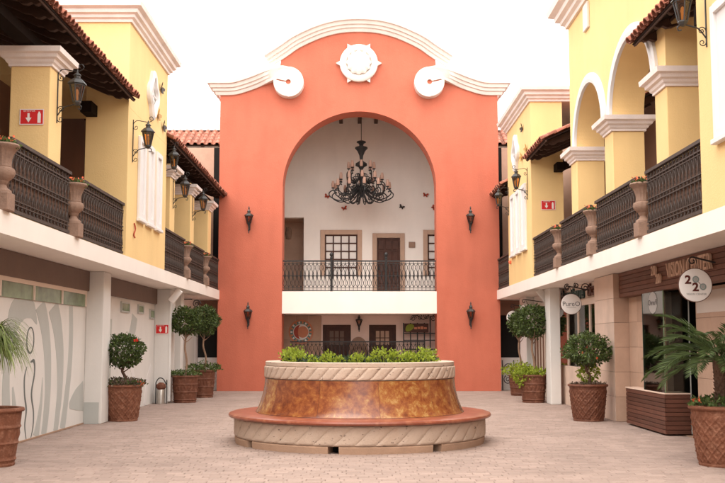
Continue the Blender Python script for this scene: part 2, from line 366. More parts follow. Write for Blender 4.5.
# ------------------------------------------------------------------ ground and paving
g = MB().add([(-150, -150, -0.022), (150, -150, -0.022), (150, 150, -0.022), (-150, 150, -0.022)], [(0, 1, 2, 3)]).build('ground', 'mortar'); g['kind'] = 'structure'
pav = bpy.data.objects.new('pavement', None); COL.objects.link(pav); pav['kind'] = 'structure'
bed = MB().box(-5.45, 5.75, 5.0, 34.5, -0.018, -0.007).build('paving_bed', 'mortar', pav)
def paver_mb(mb, cx_, cy_, lx, ly, z, rnd):
    g_ = 0.0032; b_ = 0.006
    j = lambda: rnd.uniform(-0.006, 0.006)
    x0, x1, y0, y1 = cx_ - lx / 2 + g_, cx_ + lx / 2 - g_, cy_ - ly / 2 + g_, cy_ + ly / 2 - g_
    c = [(x0 + j(), y0 + j()), (x1 + j(), y0 + j()), (x1 + j(), y1 + j()), (x0 + j(), y1 + j())]
    mx, my = sum(p[0] for p in c) / 4, sum(p[1] for p in c) / 4
    inn = [(p[0] + (b_ if p[0] < mx else -b_), p[1] + (b_ if p[1] < my else -b_)) for p in c]
    tz = [z + rnd.uniform(-0.0015, 0.0015) for _ in range(4)]
    mb.add([(p[0], p[1], -0.010) for p in c] + [(p[0], p[1], z - 0.005) for p in c] + [(p[0], p[1], q) for p, q in zip(inn, tz)],
           [(a, (a + 1) % 4, (a + 1) % 4 + 4, a + 4) for a in range(4)] + [(a + 4, (a + 1) % 4 + 4, (a + 1) % 4 + 8, a + 8) for a in range(4)] + [(8, 9, 10, 11)])
rp = random.Random(3)
variants = []
for i in range(8):
    mb = MB(); paver_mb(mb, 0, 0, 0.22, 0.14, 0.0, rp); variants.append(mb.mesh('paver', M['paver']))
field = MB(); row = 0; y = 5.1; singles = 0
FX, FY = 0.02, 16.0
spots = []
while y < 34.4:
    x = -5.40 + (0.11 if row % 2 else 0.0) + rp.uniform(-0.05, 0.05)
    while x < 5.7:
        if (x - FX) ** 2 + (y - FY) ** 2 > 1.8 ** 2: spots.append((x, y))
        x += 0.22
    y += 0.14 + (0.018 if row % 28 == 23 else 0); row += 1
vis = sorted([s for s in spots if s[1] > 10.95 and abs(s[0]) < 0.383 * s[1] - 0.1], key=lambda s: s[1])[:300]
vs_ = set(vis)
for s in spots:
    z = rp.uniform(-0.002, 0.002)
    if s in vs_:
        o = link('paver', rp.choice(variants), pav); o.location = (s[0], s[1], z)
        if rp.random() < 0.5: o.rotation_euler = (0, 0, pi)
    else: paver_mb(field, s[0], s[1], 0.22, 0.14, z, rp)
field.build('paver_field', 'paver', pav, kind='stuff')

# ------------------------------------------------------------------ coral arch wall
AY, AYB = 31.92, 32.75
XL, XR, OL, OR_, SPR = -4.65, 4.68, -2.53, 2.59, 6.76
OC, ORAD = (OL + OR_) / 2, (OR_ - OL) / 2
arch = thing('arch_wall', (0, AY, 0), 'tall coral stucco wall with great round arch and curved white gable behind the fountain', 'wall')
def px2(px, py):     # measured outline of the gable: pixel of the elevation -> metres on the wall plane
    th = radians(5); cy_ = 342 - 966 * math.tan(th); v = (cy_ - py) / 966; t = AY / (cos(th) - v * sin(th))
    return ((px - 358.5) / 966 * t, 1.6 + (sin(th) + v * cos(th)) * t)
sh = [px2(*p) for p in ((218.5, 95.5), (228, 95.5), (236.5, 94.8), (246, 92.2), (254.8, 89.2), (264, 85.5), (273.8, 82), (282, 80.5))]
ar = [px2(*p) for p in ((271, 67), (278, 62.5), (288, 56), (298, 49), (311, 42.5), (325, 37), (341, 33.3), (358.5, 32.2))]
def ztop(x):
    ax = abs(x)
    if ax > 2.66:
        P = [(abs(a), b) for a, b in sh][::-1]
    else:
        P = [(abs(a), b) for a, b in ar][::-1]
    if ax <= P[0][0]: return P[0][1]
    for (a, b), (c, e) in zip(P, P[1:]):
        if a <= ax <= c: return b + (e - b) * (ax - a) / (c - a)
    return P[-1][1]
mb = MB()
LO = 0.03    # tuck wall top under the mouldings
xs = [XL + (OL - XL) * i / 24 for i in range(25)]
mb.strip([(x, 0, ztop(x) + LO) for x in xs], AY, AYB)
xs = [OC - ORAD * cos(pi * i / 64) for i in range(65)]
mb.strip([(x, SPR + sqrt(max(0, ORAD ** 2 - (x - OC) ** 2)), ztop(x) + LO) for x in xs], AY, AYB)
xs = [OR_ + (XR - OR_) * i / 24 for i in range(25)]
mb.strip([(x, 0, ztop(x) + LO) for x in xs], AY, AYB)
mb.build('wall', 'orange', arch)
PROF = [(0.0, 0.0), (0.0, 0.06), (0.05, 0.09), (0.10, 0.10), (0.12, 0.16), (0.20, 0.18), (0.22, 0.24), (0.32, 0.27), (0.34, 0.34), (0.42, 0.36), (0.42, 0.0)]
def gable_band(path, name, mirror, ret, nb=10 ** 6):
    mb = MB(); st = []
    P = [Vector((p[0], 0, p[1])) for p in path]
    for i, p in enumerate(P):
        t = (P[min(i + 1, len(P) - 1)] - P[max(i - 1, 0)]).normalized(); nrm = Vector((-t.z, 0, t.x))
        if i == 0 and ret:
            t = Vector((1, 0, 0)); nrm = Vector((0, 0, 1))
            st.append([(p.x - b, AYB, p.z + a) for a, b in PROF])
            st.append([(p.x - b, AY - b, p.z + a) for a, b in PROF]); continue
        fl = 0.0
        if ret and nb < 10 ** 5:
            fl = 0.80 * min(1.0, max(0.0, (p.x - (sc_c[0] - 0.95)) / 0.45)) if i < nb else 0.80 + 0.20 * min(1.0, (i - nb) / 24.0)
        st.append([tuple(p + nrm * a + Vector((0, AY - (b * (1 - fl) + fl * (0.0 if b == 0 else 0.347)), 0))) for a, b in PROF])
    mb.sweep(st)
    if mirror:
        for i, q in enumerate(mb.v): mb.v[i] = (2 * 0.015 - q[0], q[1], q[2])
    return mb.build(name, 'mouldwhite', arch, smooth=True)
base = [sh[0]] + [(p[0], p[1]) for p in spline([(a, b, 0) for a, b in sh[1:]], 4)]
sc_c = px2(289, 84.3); r_in = 0.085
# shoulder band runs on into a scroll that curls round its own eye
sp = []
a0 = radians(110)
for i in range(1, 40):
    t = i / 39; a = a0 - t * radians(400)
    rr = 0.10 - 0.03 * t
    sp.append((sc_c[0] + rr * cos(a), sc_c[1] + rr * sin(a)))
def scroll_path():
    p = [q for q in base if q[0] < sc_c[0] - 0.22]
    return p + sp
r_p = 0.088
top_path = [q for q in base if q[0] < sc_c[0] - 0.16]
nb_ = len(top_path)
top_path += [(sc_c[0] + r_p * cos(radians(100 - 5 * k)), sc_c[1] + r_p * sin(radians(100 - 5 * k))) for k in range(0, 40)]
for mir in (False, True): gable_band(top_path, 'shoulder_moulding', mir, True, nb_)
for sx in (1, -1):                       # flat curled disc with a comma-shaped eye
    mb = MB(); loops = [[] for _ in range(7)]; cxs = 0.015 + sx * (sc_c[0] - 0.015)
    for k in range(72):
        a = 2 * pi * k / 72; da = (a - radians(168) + pi) % (2 * pi) - pi
        rin = 0.085 + 0.405 * math.exp(-(da / 0.09) ** 2) if da < 0 else 0.085 + 0.405 * math.exp(-(da / 0.14) ** 2)
        for q, (r_, dy) in enumerate(((0.50, 0.0), (0.50, 0.30), (0.49, 0.325), (0.475, 0.333), (0.465, 0.334), (min(rin, 0.46), 0.335), (min(rin, 0.46), 0.0))):
            loops[q].append((cxs + sx * r_ * cos(a), AY - dy, sc_c[1] + r_ * sin(a)))
    mb.rings(loops); mb.build('scroll_disc', 'mouldwhite', arch, smooth=True)
    mb = MB(); mb.lathe([(0.47, 0.0), (0.0, 0.001)], 24); mb.xf(Matrix.Translation((cxs, AY - 0.27, sc_c[1])) @ Matrix.Rotation(pi / 2, 4, 'X')); mb.build('scroll_eye', 'orange', arch)
arc_full = [(p[0], p[1]) for p in spline([(a, b, 0) for a, b in ar] + [(-a + 0.0, b, 0) for a, b in ar[::-1][1:]], 5)]
gable_band(arc_full, 'gable_moulding', False, False)
# rosette
rc = px2(358.8, 64)
mb = MB(); R0 = 0.64
loops = []
def star(k): return 1.0
for r, dy in ((R0, 0.0), (R0, 0.14), (R0 - 0.06, 0.18), (R0 - 0.2, 0.17), (R0 - 0.24, 0.12)):
    loops.append([(rc[0] + r * cos(a), AY - dy, rc[1] + r * sin(a)) for a in [2 * pi * k / 48 for k in range(48)]])
mb.rings(loops, cap1=True)
mb.build('rosette', 'mouldwhite', arch, smooth=True)
for k in range(6):
    a = pi * k / 3 ; mb = MB()
    q = [(R0 - 0.04, -0.10), (R0 + 0.13, 0.0), (R0 - 0.04, 0.10)]
    f = lambda r, s_, dy: (rc[0] + r * cos(a) - s_ * sin(a), AY - dy, rc[1] + r * sin(a) + s_ * cos(a))
    mb.add([f(*p, 0.0) for p in q] + [f(*p, 0.11) for p in q], [(0, 1, 2), (5, 4, 3), (0, 3, 4, 1), (1, 4, 5, 2), (2, 5, 3, 0)]); mb.build('rosette_point', 'mouldwhite', arch)
mb = MB()
loops = [[(rc[0] + r * (1 + 0.06 * cos(12 * a)) * cos(a), AY - dy, rc[1] + r * (1 + 0.06 * cos(12 * a)) * sin(a)) for a in [2 * pi * k / 72 for k in range(72)]] for r, dy in ((0.40, 0.11), (0.40, 0.19), (0.34, 0.23), (0.22, 0.25), (0.06, 0.28))]
mb.rings(loops, cap1=True); mb.build('rosette_boss', 'mouldwhite', arch, smooth=True)
# balcony slab in the arch
part('balcony_slab', 'cream', arch, OL + 0.003, OR_ - 0.003, AY + 0.01, 36.0, 2.54, 3.27)

# ------------------------------------------------------------------ porch behind the arch
BY = 36.0
back = thing('rear_building', (0, BY, 0), 'pale two storey house front seen through the great arch', 'building')
mb = MB()
def wall_y(mb, x0, x1, z0, z1, y0, y1, holes):
    xs_ = sorted({x0, x1, *[h[0] for h in holes], *[h[1] for h in holes]})
    for a, b in zip(xs_, xs_[1:]):
        zs = [(h[2], h[3]) for h in holes if h[0] <= a and h[1] >= b]; zs.sort(); z = z0
        for p, q in zs:
            if p > z: mb.box(a, b, y0, y1, z, p)
            z = q
        if z < z1: mb.box(a, b, y0, y1, z, z1)
wall_y(mb, -9.5, 9.5, 3.0, 10.1, BY, BY + 0.3, [(-1.26, -0.04, 4.05, 5.61), (0.69, 1.56, 3.27, 5.49), (2.59, 3.8, 4.05, 5.61), (-3.3, -2.05, 3.27, 6.26)])
mb.build('upper_wall', 'porch', back)
LY = 33.9
mb = MB(); wall_y(mb, -1.29, 4.47, 0, 2.535, LY, LY + 0.2, [(-1.25, -0.27, 0.5, 2.20), (0.37, 1.31, 0.5, 2.20)]); mb.build('lower_wall', 'pink', back)
# recess on the upper floor
mb = MB(); mb.box(-3.5, -2.05, BY + 1.5, BY + 1.6, 3.27, 6.5); mb.box(-2.05, -1.95, BY + 0.3, BY + 1.6, 3.27, 6.5); mb.box(-3.5, -3.3, BY + 0.3, BY + 1.6, 3.27, 6.5); mb.box(-3.5, -1.95, BY + 0.3, BY + 1.6, 6.26, 6.4)
mb.build('passage', 'stonetile', back)
part('passage_floor', 'soffit', back, -9.5, 9.5, BY + 0.0, BY + 2.2, 2.9, 3.262)
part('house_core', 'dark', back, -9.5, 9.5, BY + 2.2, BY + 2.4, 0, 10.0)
mb = MB().lathe([(0.0, 0.45), (0.10, 0.43), (0.13, 0.2), (0.10, 0.0), (0.0, -0.02)], 12, (-2.62, BY - 0.02, 5.45)); mb.build('wall_basket', 'trunkdark', back, smooth=True)
def stone_frame(x0, x1, z0, z1, w_, parent):
    mb = MB(); y0, y1 = BY - 0.05, BY + 0.03
    mb.bbox(x0 - w_, x0, y0, y1, z0, z1 + w_, 0.01); mb.bbox(x1, x1 + w_, y0, y1, z0, z1 + w_, 0.01); mb.bbox(x0, x1, y0 + 0.003, y1, z1, z1 + w_, 0.01)
    mb.build('stone_frame', 'stonetile', parent)
def lattice_window(x0, x1, z0, z1, nx, nz, parent):
    wn = thing('window', (0, 0, 0), None, None); wn.parent = parent; wn.matrix_parent_inverse = wm(parent).inverted()
    stone_frame(x0, x1, z0 - 0.0, z1, 0.17, wn)
    t_ = 0.05
    mb = MB()
    for i in range(nx + 1):
        x = x0 + (x1 - x0 - t_) * i / nx; mb.box(x, x + t_, BY + 0.02, BY + 0.08, z0, z1)
    mb.build('mullions', 'doorwood', wn)
    mb = MB()
    for i in range(nz + 1):
        z = z0 + (z1 - z0 - t_) * i / nz
        mb.box(x0, x1, BY + 0.023, BY + 0.077, z, z + t_)
    mb.build('glazing_bars', 'doorwood', wn)
    for i in range(nx):
        for j in range(nz):
            a = x0 + (x1 - x0 - t_) * i / nx + t_; b = x0 + (x1 - x0 - t_) * (i + 1) / nx
            c = z0 + (z1 - z0 - t_) * j / nz + t_; e = z0 + (z1 - z0 - t_) * (j + 1) / nz
            part('pane', 'signwhite', wn, a - .004, b + .004, BY + 0.048, BY + 0.054, c - .004, e + .004)
lattice_window(-1.26, -0.04, 4.05, 5.61, 4, 5, back)
lattice_window(2.59, 3.8, 4.05, 5.61, 4, 5, back)
dr = thing('door', (0, 0, 0), None, None); dr.parent = back; dr.matrix_parent_inverse = wm(back).inverted()
stone_frame(0.69, 1.56, 3.27, 5.49, 0.17, dr)
mb = MB(); mb.box(0.69, 1.56, BY + 0.06, BY + 0.12, 3.27, 5.49)
for i in range(3):
    for j in range(5): mb.bbox(0.74 + i * 0.27, 0.74 + i * 0.27 + 0.22, BY + 0.035, BY + 0.07, 3.35 + j * 0.425, 3.35 + j * 0.425 + 0.36, 0.012)
mb.build('door_leaf', 'doorwood', dr)
mb = MB().lathe([(0, -.05), (0.03, -.05), (0.03, 0.05), (0, .05)], 8, (0.76, BY + 0.0, 4.35)); mb.build('handle', 'iron', dr)
for i, (a, b) in enumerate(((-1.25, -0.27), (0.37, 1.31))):
    dd = thing('door', (0, 0, 0), None, None); dd.parent = back; dd.matrix_parent_inverse = wm(back).inverted()
    mb = MB(); t_ = 0.08
    mb.box(a, a + t_, LY - 0.02, LY + 0.1, 0.5, 2.20); mb.box(b - t_, b, LY - 0.02, LY + 0.1, 0.5, 2.20); mb.box(a + t_, b - t_, LY - 0.017, LY + 0.1, 2.11, 2.20)
    mb.build('frame', 'doorwood', dd)
    part('door_leaf', 'doorwood', dd, a + t_, b - t_, LY + 0.06, LY + 0.11, 0.5, 2.11)
    for k in range(3):
        x0 = a + 0.22 + k * (b - a - 0.44) / 3
        for j in range(2): part('pane', 'stonetile' if i else 'panel', dd, x0 + 0.02, x0 + (b - a - 0.44) / 3 - 0.02, LY + 0.045, LY + 0.062, 1.50 + j * 0.26, 1.73 + j * 0.26)
# tan stone tiles at the left of the lower porch wall
mb = MB(); mb.box(-4.44, -1.294, LY + 0.02, LY + 0.2, 0, 2.535); mb.build('tile_backing', 'pink', back)
for i in range(4):
    for j in range(5): bpart('stone_tile', 'stonetile', back, -3.10 + i * 0.45, -3.10 + i * 0.45 + 0.444, LY - 0.012, LY + 0.02, 0.5 + j * 0.405, 0.5 + j * 0.405 + 0.404, b=0.004)
# ceiling, beams, side walls, raised floor of the porch
part('ceiling', 'ceilwood', back, -4.6, 4.65, AYB + 0.003, BY - 0.003, 10.0, 10.1)
for x in (-2.6, -1.93, -1.28, -0.66, 0.04, 0.66, 1.28, 1.93, 2.6): part('ceiling_beam', 'wood', back, x - 0.065, x + 0.065, AYB + 0.006, BY - 0.006, 9.83, 9.997)
for x0, x1 in ((-4.62, -4.45), (4.48, 4.65)): part('porch_side_wall', 'porch', back, x0, x1, AYB + 0.003, BY - 0.003, 0, 9.99)
part('raised_floor', 'marbletile', back, -4.44, 4.47, AYB + 0.2, BY - 0.003, 0, 0.55)
part('step', 'marbletile', back, -2.3, 2.3, AYB - 0.15, AYB + 0.197, 0, 0.28)
# thermostat box
tag(MB().bbox(1.88, 2.12, BY - 0.06, BY, 5.12, 5.33, 0.01).build('electrical_box', 'urn'), 'small square metal box on the pale wall right of the upper door', 'box')
# wall lamp, sun and moon plate, stone stele, gate
def disc(mb, c, r, y0, y1, n=32):
    mb.rings([[(c[0] + rr * cos(2 * pi * k / n), yy, c[1] + rr * sin(2 * pi * k / n)) for k in range(n)] for rr, yy in ((r, y1), (r, y0 + 0.006), (r - 0.008, y0))], cap1=True)
    return mb
pl = thing('sun_and_moon_plate', (-2.01, LY - 0.02, 1.95), 'round mosaic sun and moon plate on tan tiled wall', 'plate')
disc(MB(), (-2.01, 1.95), 0.43, LY - 0.045, LY - 0.01).build('rim', 'copper', pl)
disc(MB(), (-2.01, 1.95), 0.375, LY - 0.052, LY - 0.046).build('border', 'teal', pl)
for k in range(18):
    a = 2 * pi * k / 18; m_ = MB().box(-0.035, 0.035, -0.006, 0.0, -0.03, 0.03); m_.xf(Matrix.Translation((-2.01 + 0.335 * cos(a), LY - 0.053, 1.95 + 0.335 * sin(a))) @ Matrix.Rotation(-a, 4, 'Y')); m_.build('mosaic_piece', 'signwhite' if k % 2 else 'copper', pl)
disc(MB(), (-2.01, 1.95), 0.28, LY - 0.058, LY - 0.0535).build('field', 'signwhite', pl)
disc(MB(), (-1.95, 1.95), 0.20, LY - 0.066, LY - 0.0585).build('sun', 'copper', pl)
mo = MB(); A = [radians(90 + i * 180 / 20) for i in range(21)]
o_ = [(-2.01 + 0.25 * cos(a), 1.95 + 0.25 * sin(a)) for a in A]; i_ = [(-2.01 + 0.10 * cos(a) * 1.0, 1.95 + 0.25 * sin(a)) for a in A]
mo.rings([[(x, LY - 0.074, z) for x, z in o_], [(x, LY - 0.074, z) for x, z in i_]], closed=False); mo.rings([[(x, LY - 0.067, z) for x, z in o_], [(x, LY - 0.074, z) for x, z in o_]], closed=False); mo.build('moon', 'ornred', pl)
# carved stone niche block behind the lower railing
st = MB().strip([(x, 0.55, 1.28 + 0.50 * sqrt(max(0, 1 - (x / 0.34) ** 2)) if abs(x) < 0.34 else 1.28) for x in [-0.34 + 0.68 * i / 20 for i in range(21)]], 33.45, 33.65)
st.lathe([(0.0, 0.20), (0.2, 0.18), (0.28, 0.0), (0.1, -0.15), (0, -0.16)], 14, (0, 33.45, 1.2))
tag(st.build('stone_wall_basin', 'urn', smooth=True), 'carved round-topped stone basin behind the lower iron railing', 'basin')

# ------------------------------------------------------------------ iron railing in the arch (upper balcony)
def lat_panel(x0, x1, z0, z1, yv, mats, label, cat='railing', group=None, posts=(), n=None, top_over=0.0, ogee=True):
    t = thing('iron_railing', ((x0 + x1) / 2, yv, z0), label, cat, group)
    H = z1 - z0
    for nm, zz, hh in (('top_rail', z1 - 0.02, 0.022), ('upper_rail', z1 - 0.10, 0.008), ('middle_rail', z0 + H * 0.5, 0.01), ('lower_rail', z0 + 0.12, 0.008), ('bottom_rail', z0 + 0.03, 0.012)):
        part(nm, mats, t, x0, x1, yv - 0.015 - hh * 0.3, yv + 0.015 + hh * 0.3, zz - hh, zz + hh)
    n = n or int((x1 - x0) / 0.135); p = (x1 - x0) / n
    b = MB(); b.box(-0.007, 0.007, -0.007, 0.007, 0.03, H - 0.03)
    if ogee:
        for sgn in (1, -1):
            pts = spline([(0, 0, 0.14), (sgn * p * 0.48, 0, 0.14 + 0.17 * (H - .24)), (sgn * 0.012, 0, 0.14 + 0.38 * (H - .24)), (sgn * p * 0.25, 0, H * 0.5), (sgn * 0.012, 0, H - 0.1 - 0.38 * (H - .24)), (sgn * p * 0.48, 0, H - 0.1 - 0.17 * (H - .24)), (0, 0, H - 0.1)], 3)
            b.tube(pts, 0.008, 4)
        b.bar((0, 0, H * .5 - .04), (0, 0, H * .5 + .04), 0.016)
    me = b.mesh('baluster', M[mats])
    for i in range(n):
        o = link('baluster', me, t); o.location = (x0 + p * (i + 0.5) - (x0 + x1) / 2, 0, 0)
    for px_ in posts:
        m_ = MB().lathe([(0.0, 0), (0.04, 0), (0.04, H + 0.06), (0.055, H + 0.07), (0.055, H + 0.10), (0.03, H + 0.12), (0.06, H + 0.17), (0.065, H + 0.21), (0.04, H + 0.26), (0, H + 0.28)], 12, (px_, yv, z0))
        m_.build('post', 'iron', t, smooth=True)
    return t
lat_panel(OL + 0.01, OR_ - 0.01, 3.275, 4.31, 32.10, 'iron', 'dark iron lattice railing of the balcony inside the great arch', posts=(-0.90, 0.92), n=38)
lat_panel(-2.33, 2.27, 0.60, 1.63, 32.98, 'iron', 'black iron railing at ground level behind the fountain shrubs', n=34)

# gate and sign in the lower porch
gt = thing('iron_gate', (2.1, 33.52, 0.55), 'black iron grid gate with scrollwork top at the right of the lower porch', 'gate')
for i, x in enumerate((1.56, 1.80, 2.04, 2.28, 2.48, 2.72)): part('upright', 'iron', gt, x - 0.02, x + 0.02, 33.5, 33.54, 0.55, 2.26 if i < 4 else 2.5)
for z in (0.65, 1.1, 1.35, 1.66, 1.9): part('crossbar', 'iron', gt, 1.58, 2.72, 33.505, 33.535, z - 0.018, z + 0.018)
mb = MB()
for c, r, a, tn in (((1.9, 33.52, 2.42), 0.11, 0, 1.6), ((2.12, 33.52, 2.46), 0.1, 2.5, -1.6), ((2.36, 33.52, 2.5), 0.12, 1.0, 1.7), ((2.58, 33.52, 2.40), 0.1, 3.0, -1.5)): mb.tube(scroll(c, r, 0.02, a, tn), 0.012, 4)
mb.tube(spline([(1.78, 33.52, 2.36), (2.0, 33.52, 2.52), (2.25, 33.52, 2.38), (2.48, 33.52, 2.56), (2.70, 33.52, 2.45)], 6), 0.012, 4); mb.build('scrollwork', 'iron', gt)
sg = thing('shop_board', (2.0, 33.42, 1.95), 'brown wooden shop board with a green leaf emblem on the porch gate', 'sign')
bpart('board', 'doorwood', sg, 1.58, 2.42, 33.420, 33.47, 1.93, 2.24)
lf = MB(); A = [2 * pi * k / 20 for k in range(20)]
lf.rings([[(1.74 + 0.15 * cos(a) * (1 + .2 * cos(a)), yy, 2.09 + 0.12 * sin(a) + 0.05 * cos(a)) for a in A] for yy in (33.42, 33.405)], cap1=True); lf.build('leaf_emblem', 'lime', sg)
for k, (a, b) in enumerate(((1.92, 2.02), (2.04, 2.12), (2.14, 2.24), (2.26, 2.36))): part('text_mark', 'copper', sg, a, b, 33.414, 33.42, 2.04 + 0.01 * (k % 2), 2.11 + 0.015 * (k % 3))  # plain marks added in place of unreadable lettering

# ------------------------------------------------------------------ tiled roofs
def tile_mesh(L_=0.44, r=0.084):
    mb = MB(); n = 6; loops = []
    for yy, rr in ((0, r), (L_, r * 0.82)):
        loops.append([(rr * cos(pi * k / n), yy, rr * sin(pi * k / n)) for k in range(n + 1)] + [((rr - 0.016) * cos(pi * k / n), yy, (rr - 0.016) * sin(pi * k / n)) for k in range(n, -1, -1)])
    mb.rings(loops, cap0=True, cap1=True); return mb
TILE = tile_mesh().mesh('roof_tile', M['tile'], True)
def tiled_roof(parent, p0, along, upv, length, run, slope, pitch=0.18, name='roof', first=True, courses=None, boards=True, near_only=None):
    """p0: eave corner; along, upv: horizontal unit vectors; tiles run up the slope"""
    rf = thing(name, p0, None, None); rf.parent = parent; rf.matrix_parent_inverse = wm(parent).inverted()
    al = Vector(along); up = Vector(upv); upS = (up * cos(slope) + Vector((0, 0, sin(slope)))); nrm = (-up * sin(slope) + Vector((0, 0, cos(slope))))
    base_m = Matrix(((al.x, upS.x, nrm.x, 0), (al.y, upS.y, nrm.y, 0), (al.z, upS.z, nrm.z, 0), (0, 0, 0, 1)))
    n = int(length / pitch); p = length / n; S = run / cos(slope); nc = courses or int(S / 0.34)
    fld = MB(); tm = tile_mesh()
    rr = random.Random(len(bpy.data.objects))
    for i in range(n):
        for c in range(nc):
            u = p * (i + 0.5) + rr.uniform(-.008, .008); s_ = c * 0.34 + rr.uniform(-.02, .02); zz = 0.03 + 0.004 * (c % 2) + rr.uniform(-.004, .006)
            m_ = Matrix.Translation(Vector(p0)) @ base_m @ Matrix.Translation((u, s_, zz)) @ Matrix.Rotation(rr.uniform(-.03, .03), 4, 'Z') @ Matrix.Rotation(radians(2.2), 4, 'X')
            if c < first:
                o = link('roof_tile', TILE, rf, True); o.matrix_basis = m_
            else:
                st_ = len(fld.v); fld.add(tm.v, tm.f); fld.xf(m_, st_)
            # pan tile, turned over, between the covers
            m2 = Matrix.Translation(Vector(p0)) @ base_m @ Matrix.Translation((u + p / 2, s_ + 0.05, 0.085 + 0.004 * (c % 2))) @ Matrix.Rotation(pi, 4, 'Y')
            st_ = len(fld.v); fld.add(tm.v, tm.f); fld.xf(m2, st_)
    fld.build('tile_field', 'tile', rf, smooth=True, kind='stuff')
    if boards:
        mb = MB().box(0.0, length, 0.06, S, -0.035, -0.012); mb.xf(Matrix.Translation(Vector(p0)) @ base_m); mb.build('roof_boards', 'boards', rf)
        # carved rafter tails
        prof = [(0.10, -0.036), (0.10, -0.075), (0.125, -0.115), (0.17, -0.125), (0.20, -0.11), (0.22, -0.12), (0.26, -0.165), (0.34, -0.185), (0.42, -0.165), (0.47, -0.175), (0.52, -0.19), (S - 0.05, -0.19), (S - 0.05, -0.036)]
        rm = MB(); w2 = 0.045
        rm.rings([[(-w2, a, b) for a, b in prof], [(w2, a, b) for a, b in prof]], cap0=True, cap1=True)
        me = rm.mesh('rafter', M['wood'])
        k = max(2, int(length / 0.58))
        for i in range(k):
            o = link('rafter', me, rf, True); o.matrix_basis = Matrix.Translation(Vector(p0)) @ base_m @ Matrix.Translation((length * (i + 0.5) / k, 0, 0))
        bt = MB()
        for s_ in (0.09,): bt.box(0, length, s_ - 0.02, s_ + 0.02, -0.0365 - 0.03, -0.0365)
        bt.xf(Matrix.Translation(Vector(p0)) @ base_m); bt.build('eave_batten', 'wood', rf)
    return rf

EZ, SLOPE = 6.42, radians(24)

# ------------------------------------------------------------------ repeated ornaments: columns, mouldings, shutters, medallions
CAP = [(0.0, 0.0), (0.03, 0.0), (0.03, 0.035), (0.06, 0.06), (0.075, 0.10), (0.12, 0.12), (0.13, 0.17), (0.19, 0.19), (0.20, 0.27), (0.0, 0.27)]
def column(parent, x0, x1, y0, y1, ztop_, zcap):
    c = thing('column', ((x0 + x1) / 2, (y0 + y1) / 2, 3.3), None, None); c.parent = parent; c.matrix_parent_inverse = wm(parent).inverted()
    bpart('shaft', 'yellow', c, x0, x1, y0, y1, 3.3, zcap, b=0.012)
    MB().cornice(x0, x1, y0, y1, [(p, zcap + z) for p, z in CAP]).build('capital', 'mould', c)
    if ztop_ > zcap + 0.28: bpart('upper_shaft', 'yellow', c, x0 + 0.003, x1 - 0.003, y0 + 0.003, y1 - 0.003, zcap + 0.272, ztop_, b=0.012)
COR = [(0.0, 0.0), (0.04, 0.0), (0.05, 0.05), (0.10, 0.08), (0.11, 0.13), (0.17, 0.16), (0.18, 0.23), (0.26, 0.27), (0.28, 0.36), (0.0, 0.37)]
def shutters(parent, side, xw, ys, z0, z1, wd):
    for y0 in ys:
        s = thing('shutter', (xw, y0, z0), None, None); s.parent = parent; s.matrix_parent_inverse = wm(parent).inverted()
        a, b = (xw, xw + side * 0.06); xa, xb = min(a, b), max(a, b); f = 0.11
        mb = MB(); mb.bbox(xa, xb, y0, y0 + f, z0, z1); mb.bbox(xa, xb, y0 + wd - f, y0 + wd, z0, z1); mb.box(xa, xb - 0.003 if side > 0 else xb, y0 + f, y0 + wd - f, z0, z0 + f); mb.box(xa, xb, y0 + f, y0 + wd - f, z1 - f, z1)
        mb.build('frame', 'white', s)
        c = xw + side * 0.012; part('shutter_panel', 'white', s, min(xw, c), max(xw, c), y0 + f, y0 + wd - f, z0 + f, z1 - f)
        k = 14; hh = (z1 - z0 - 2 * f) / k
        for i in range(k):
            zz = z0 + f + hh * i
            m_ = MB().add([(xw + side * 0.014, y0 + f, zz + hh * .9), (xw + side * 0.045, y0 + f, zz + 0.008), (xw + side * 0.045, y0 + wd - f, zz + 0.008), (xw + side * 0.014, y0 + wd - f, zz + hh * .9), (xw + side * 0.045, y0 + f, zz), (xw + side * 0.045, y0 + wd - f, zz)], [(0, 1, 2, 3), (1, 4, 5, 2)]) if False else None
        c2 = xw + side * 0.09; bpart('sill', 'white', s, min(xw, c2), max(xw, c2), y0 - 0.03, y0 + wd + 0.03, z0 - 0.07, z0 - 0.002)
def medallion(parent, side, xw, yc, zc):
    md = thing('medallion', (xw, yc, zc), None, None); md.parent = parent; md.matrix_parent_inverse = wm(parent).inverted()
    def qf(a): return 1 + 0.16 * cos(4 * a)
    mb = MB(); A = [2 * pi * k / 48 for k in range(48)]
    loops = [[(xw + side * d_, yc + r * 0.86 * qf(a) * cos(a), zc + r * 1.05 * qf(a) * sin(a)) for a in A] for r, d_ in ((0.46, 0.0), (0.46, 0.07), (0.41, 0.11), (0.33, 0.10), (0.31, 0.03))]
    mb.rings(loops, cap1=False); mb.build('frame', 'white', md, smooth=True)
    mb = MB(); mb.rings([[(xw + side * d_, yc + r * 0.86 * qf(a) * cos(a), zc + r * 1.05 * qf(a) * sin(a)) for a in A] for r, d_ in ((0.315, 0.02), (0.3, 0.024))], cap1=True); mb.build('medallion_field', 'greywall', md)
    for a in range(2):
        mb = MB().bbox(xw - 0.0 if side > 0 else xw - 0.06, xw + 0.06 if side > 0 else xw, yc - (0.02 if a else 0.30), yc + (0.02 if a else 0.30), zc - (0.36 if a else 0.02), zc + (0.36 if a else 0.02), 0.006); mb.build('tracery', 'white', md)

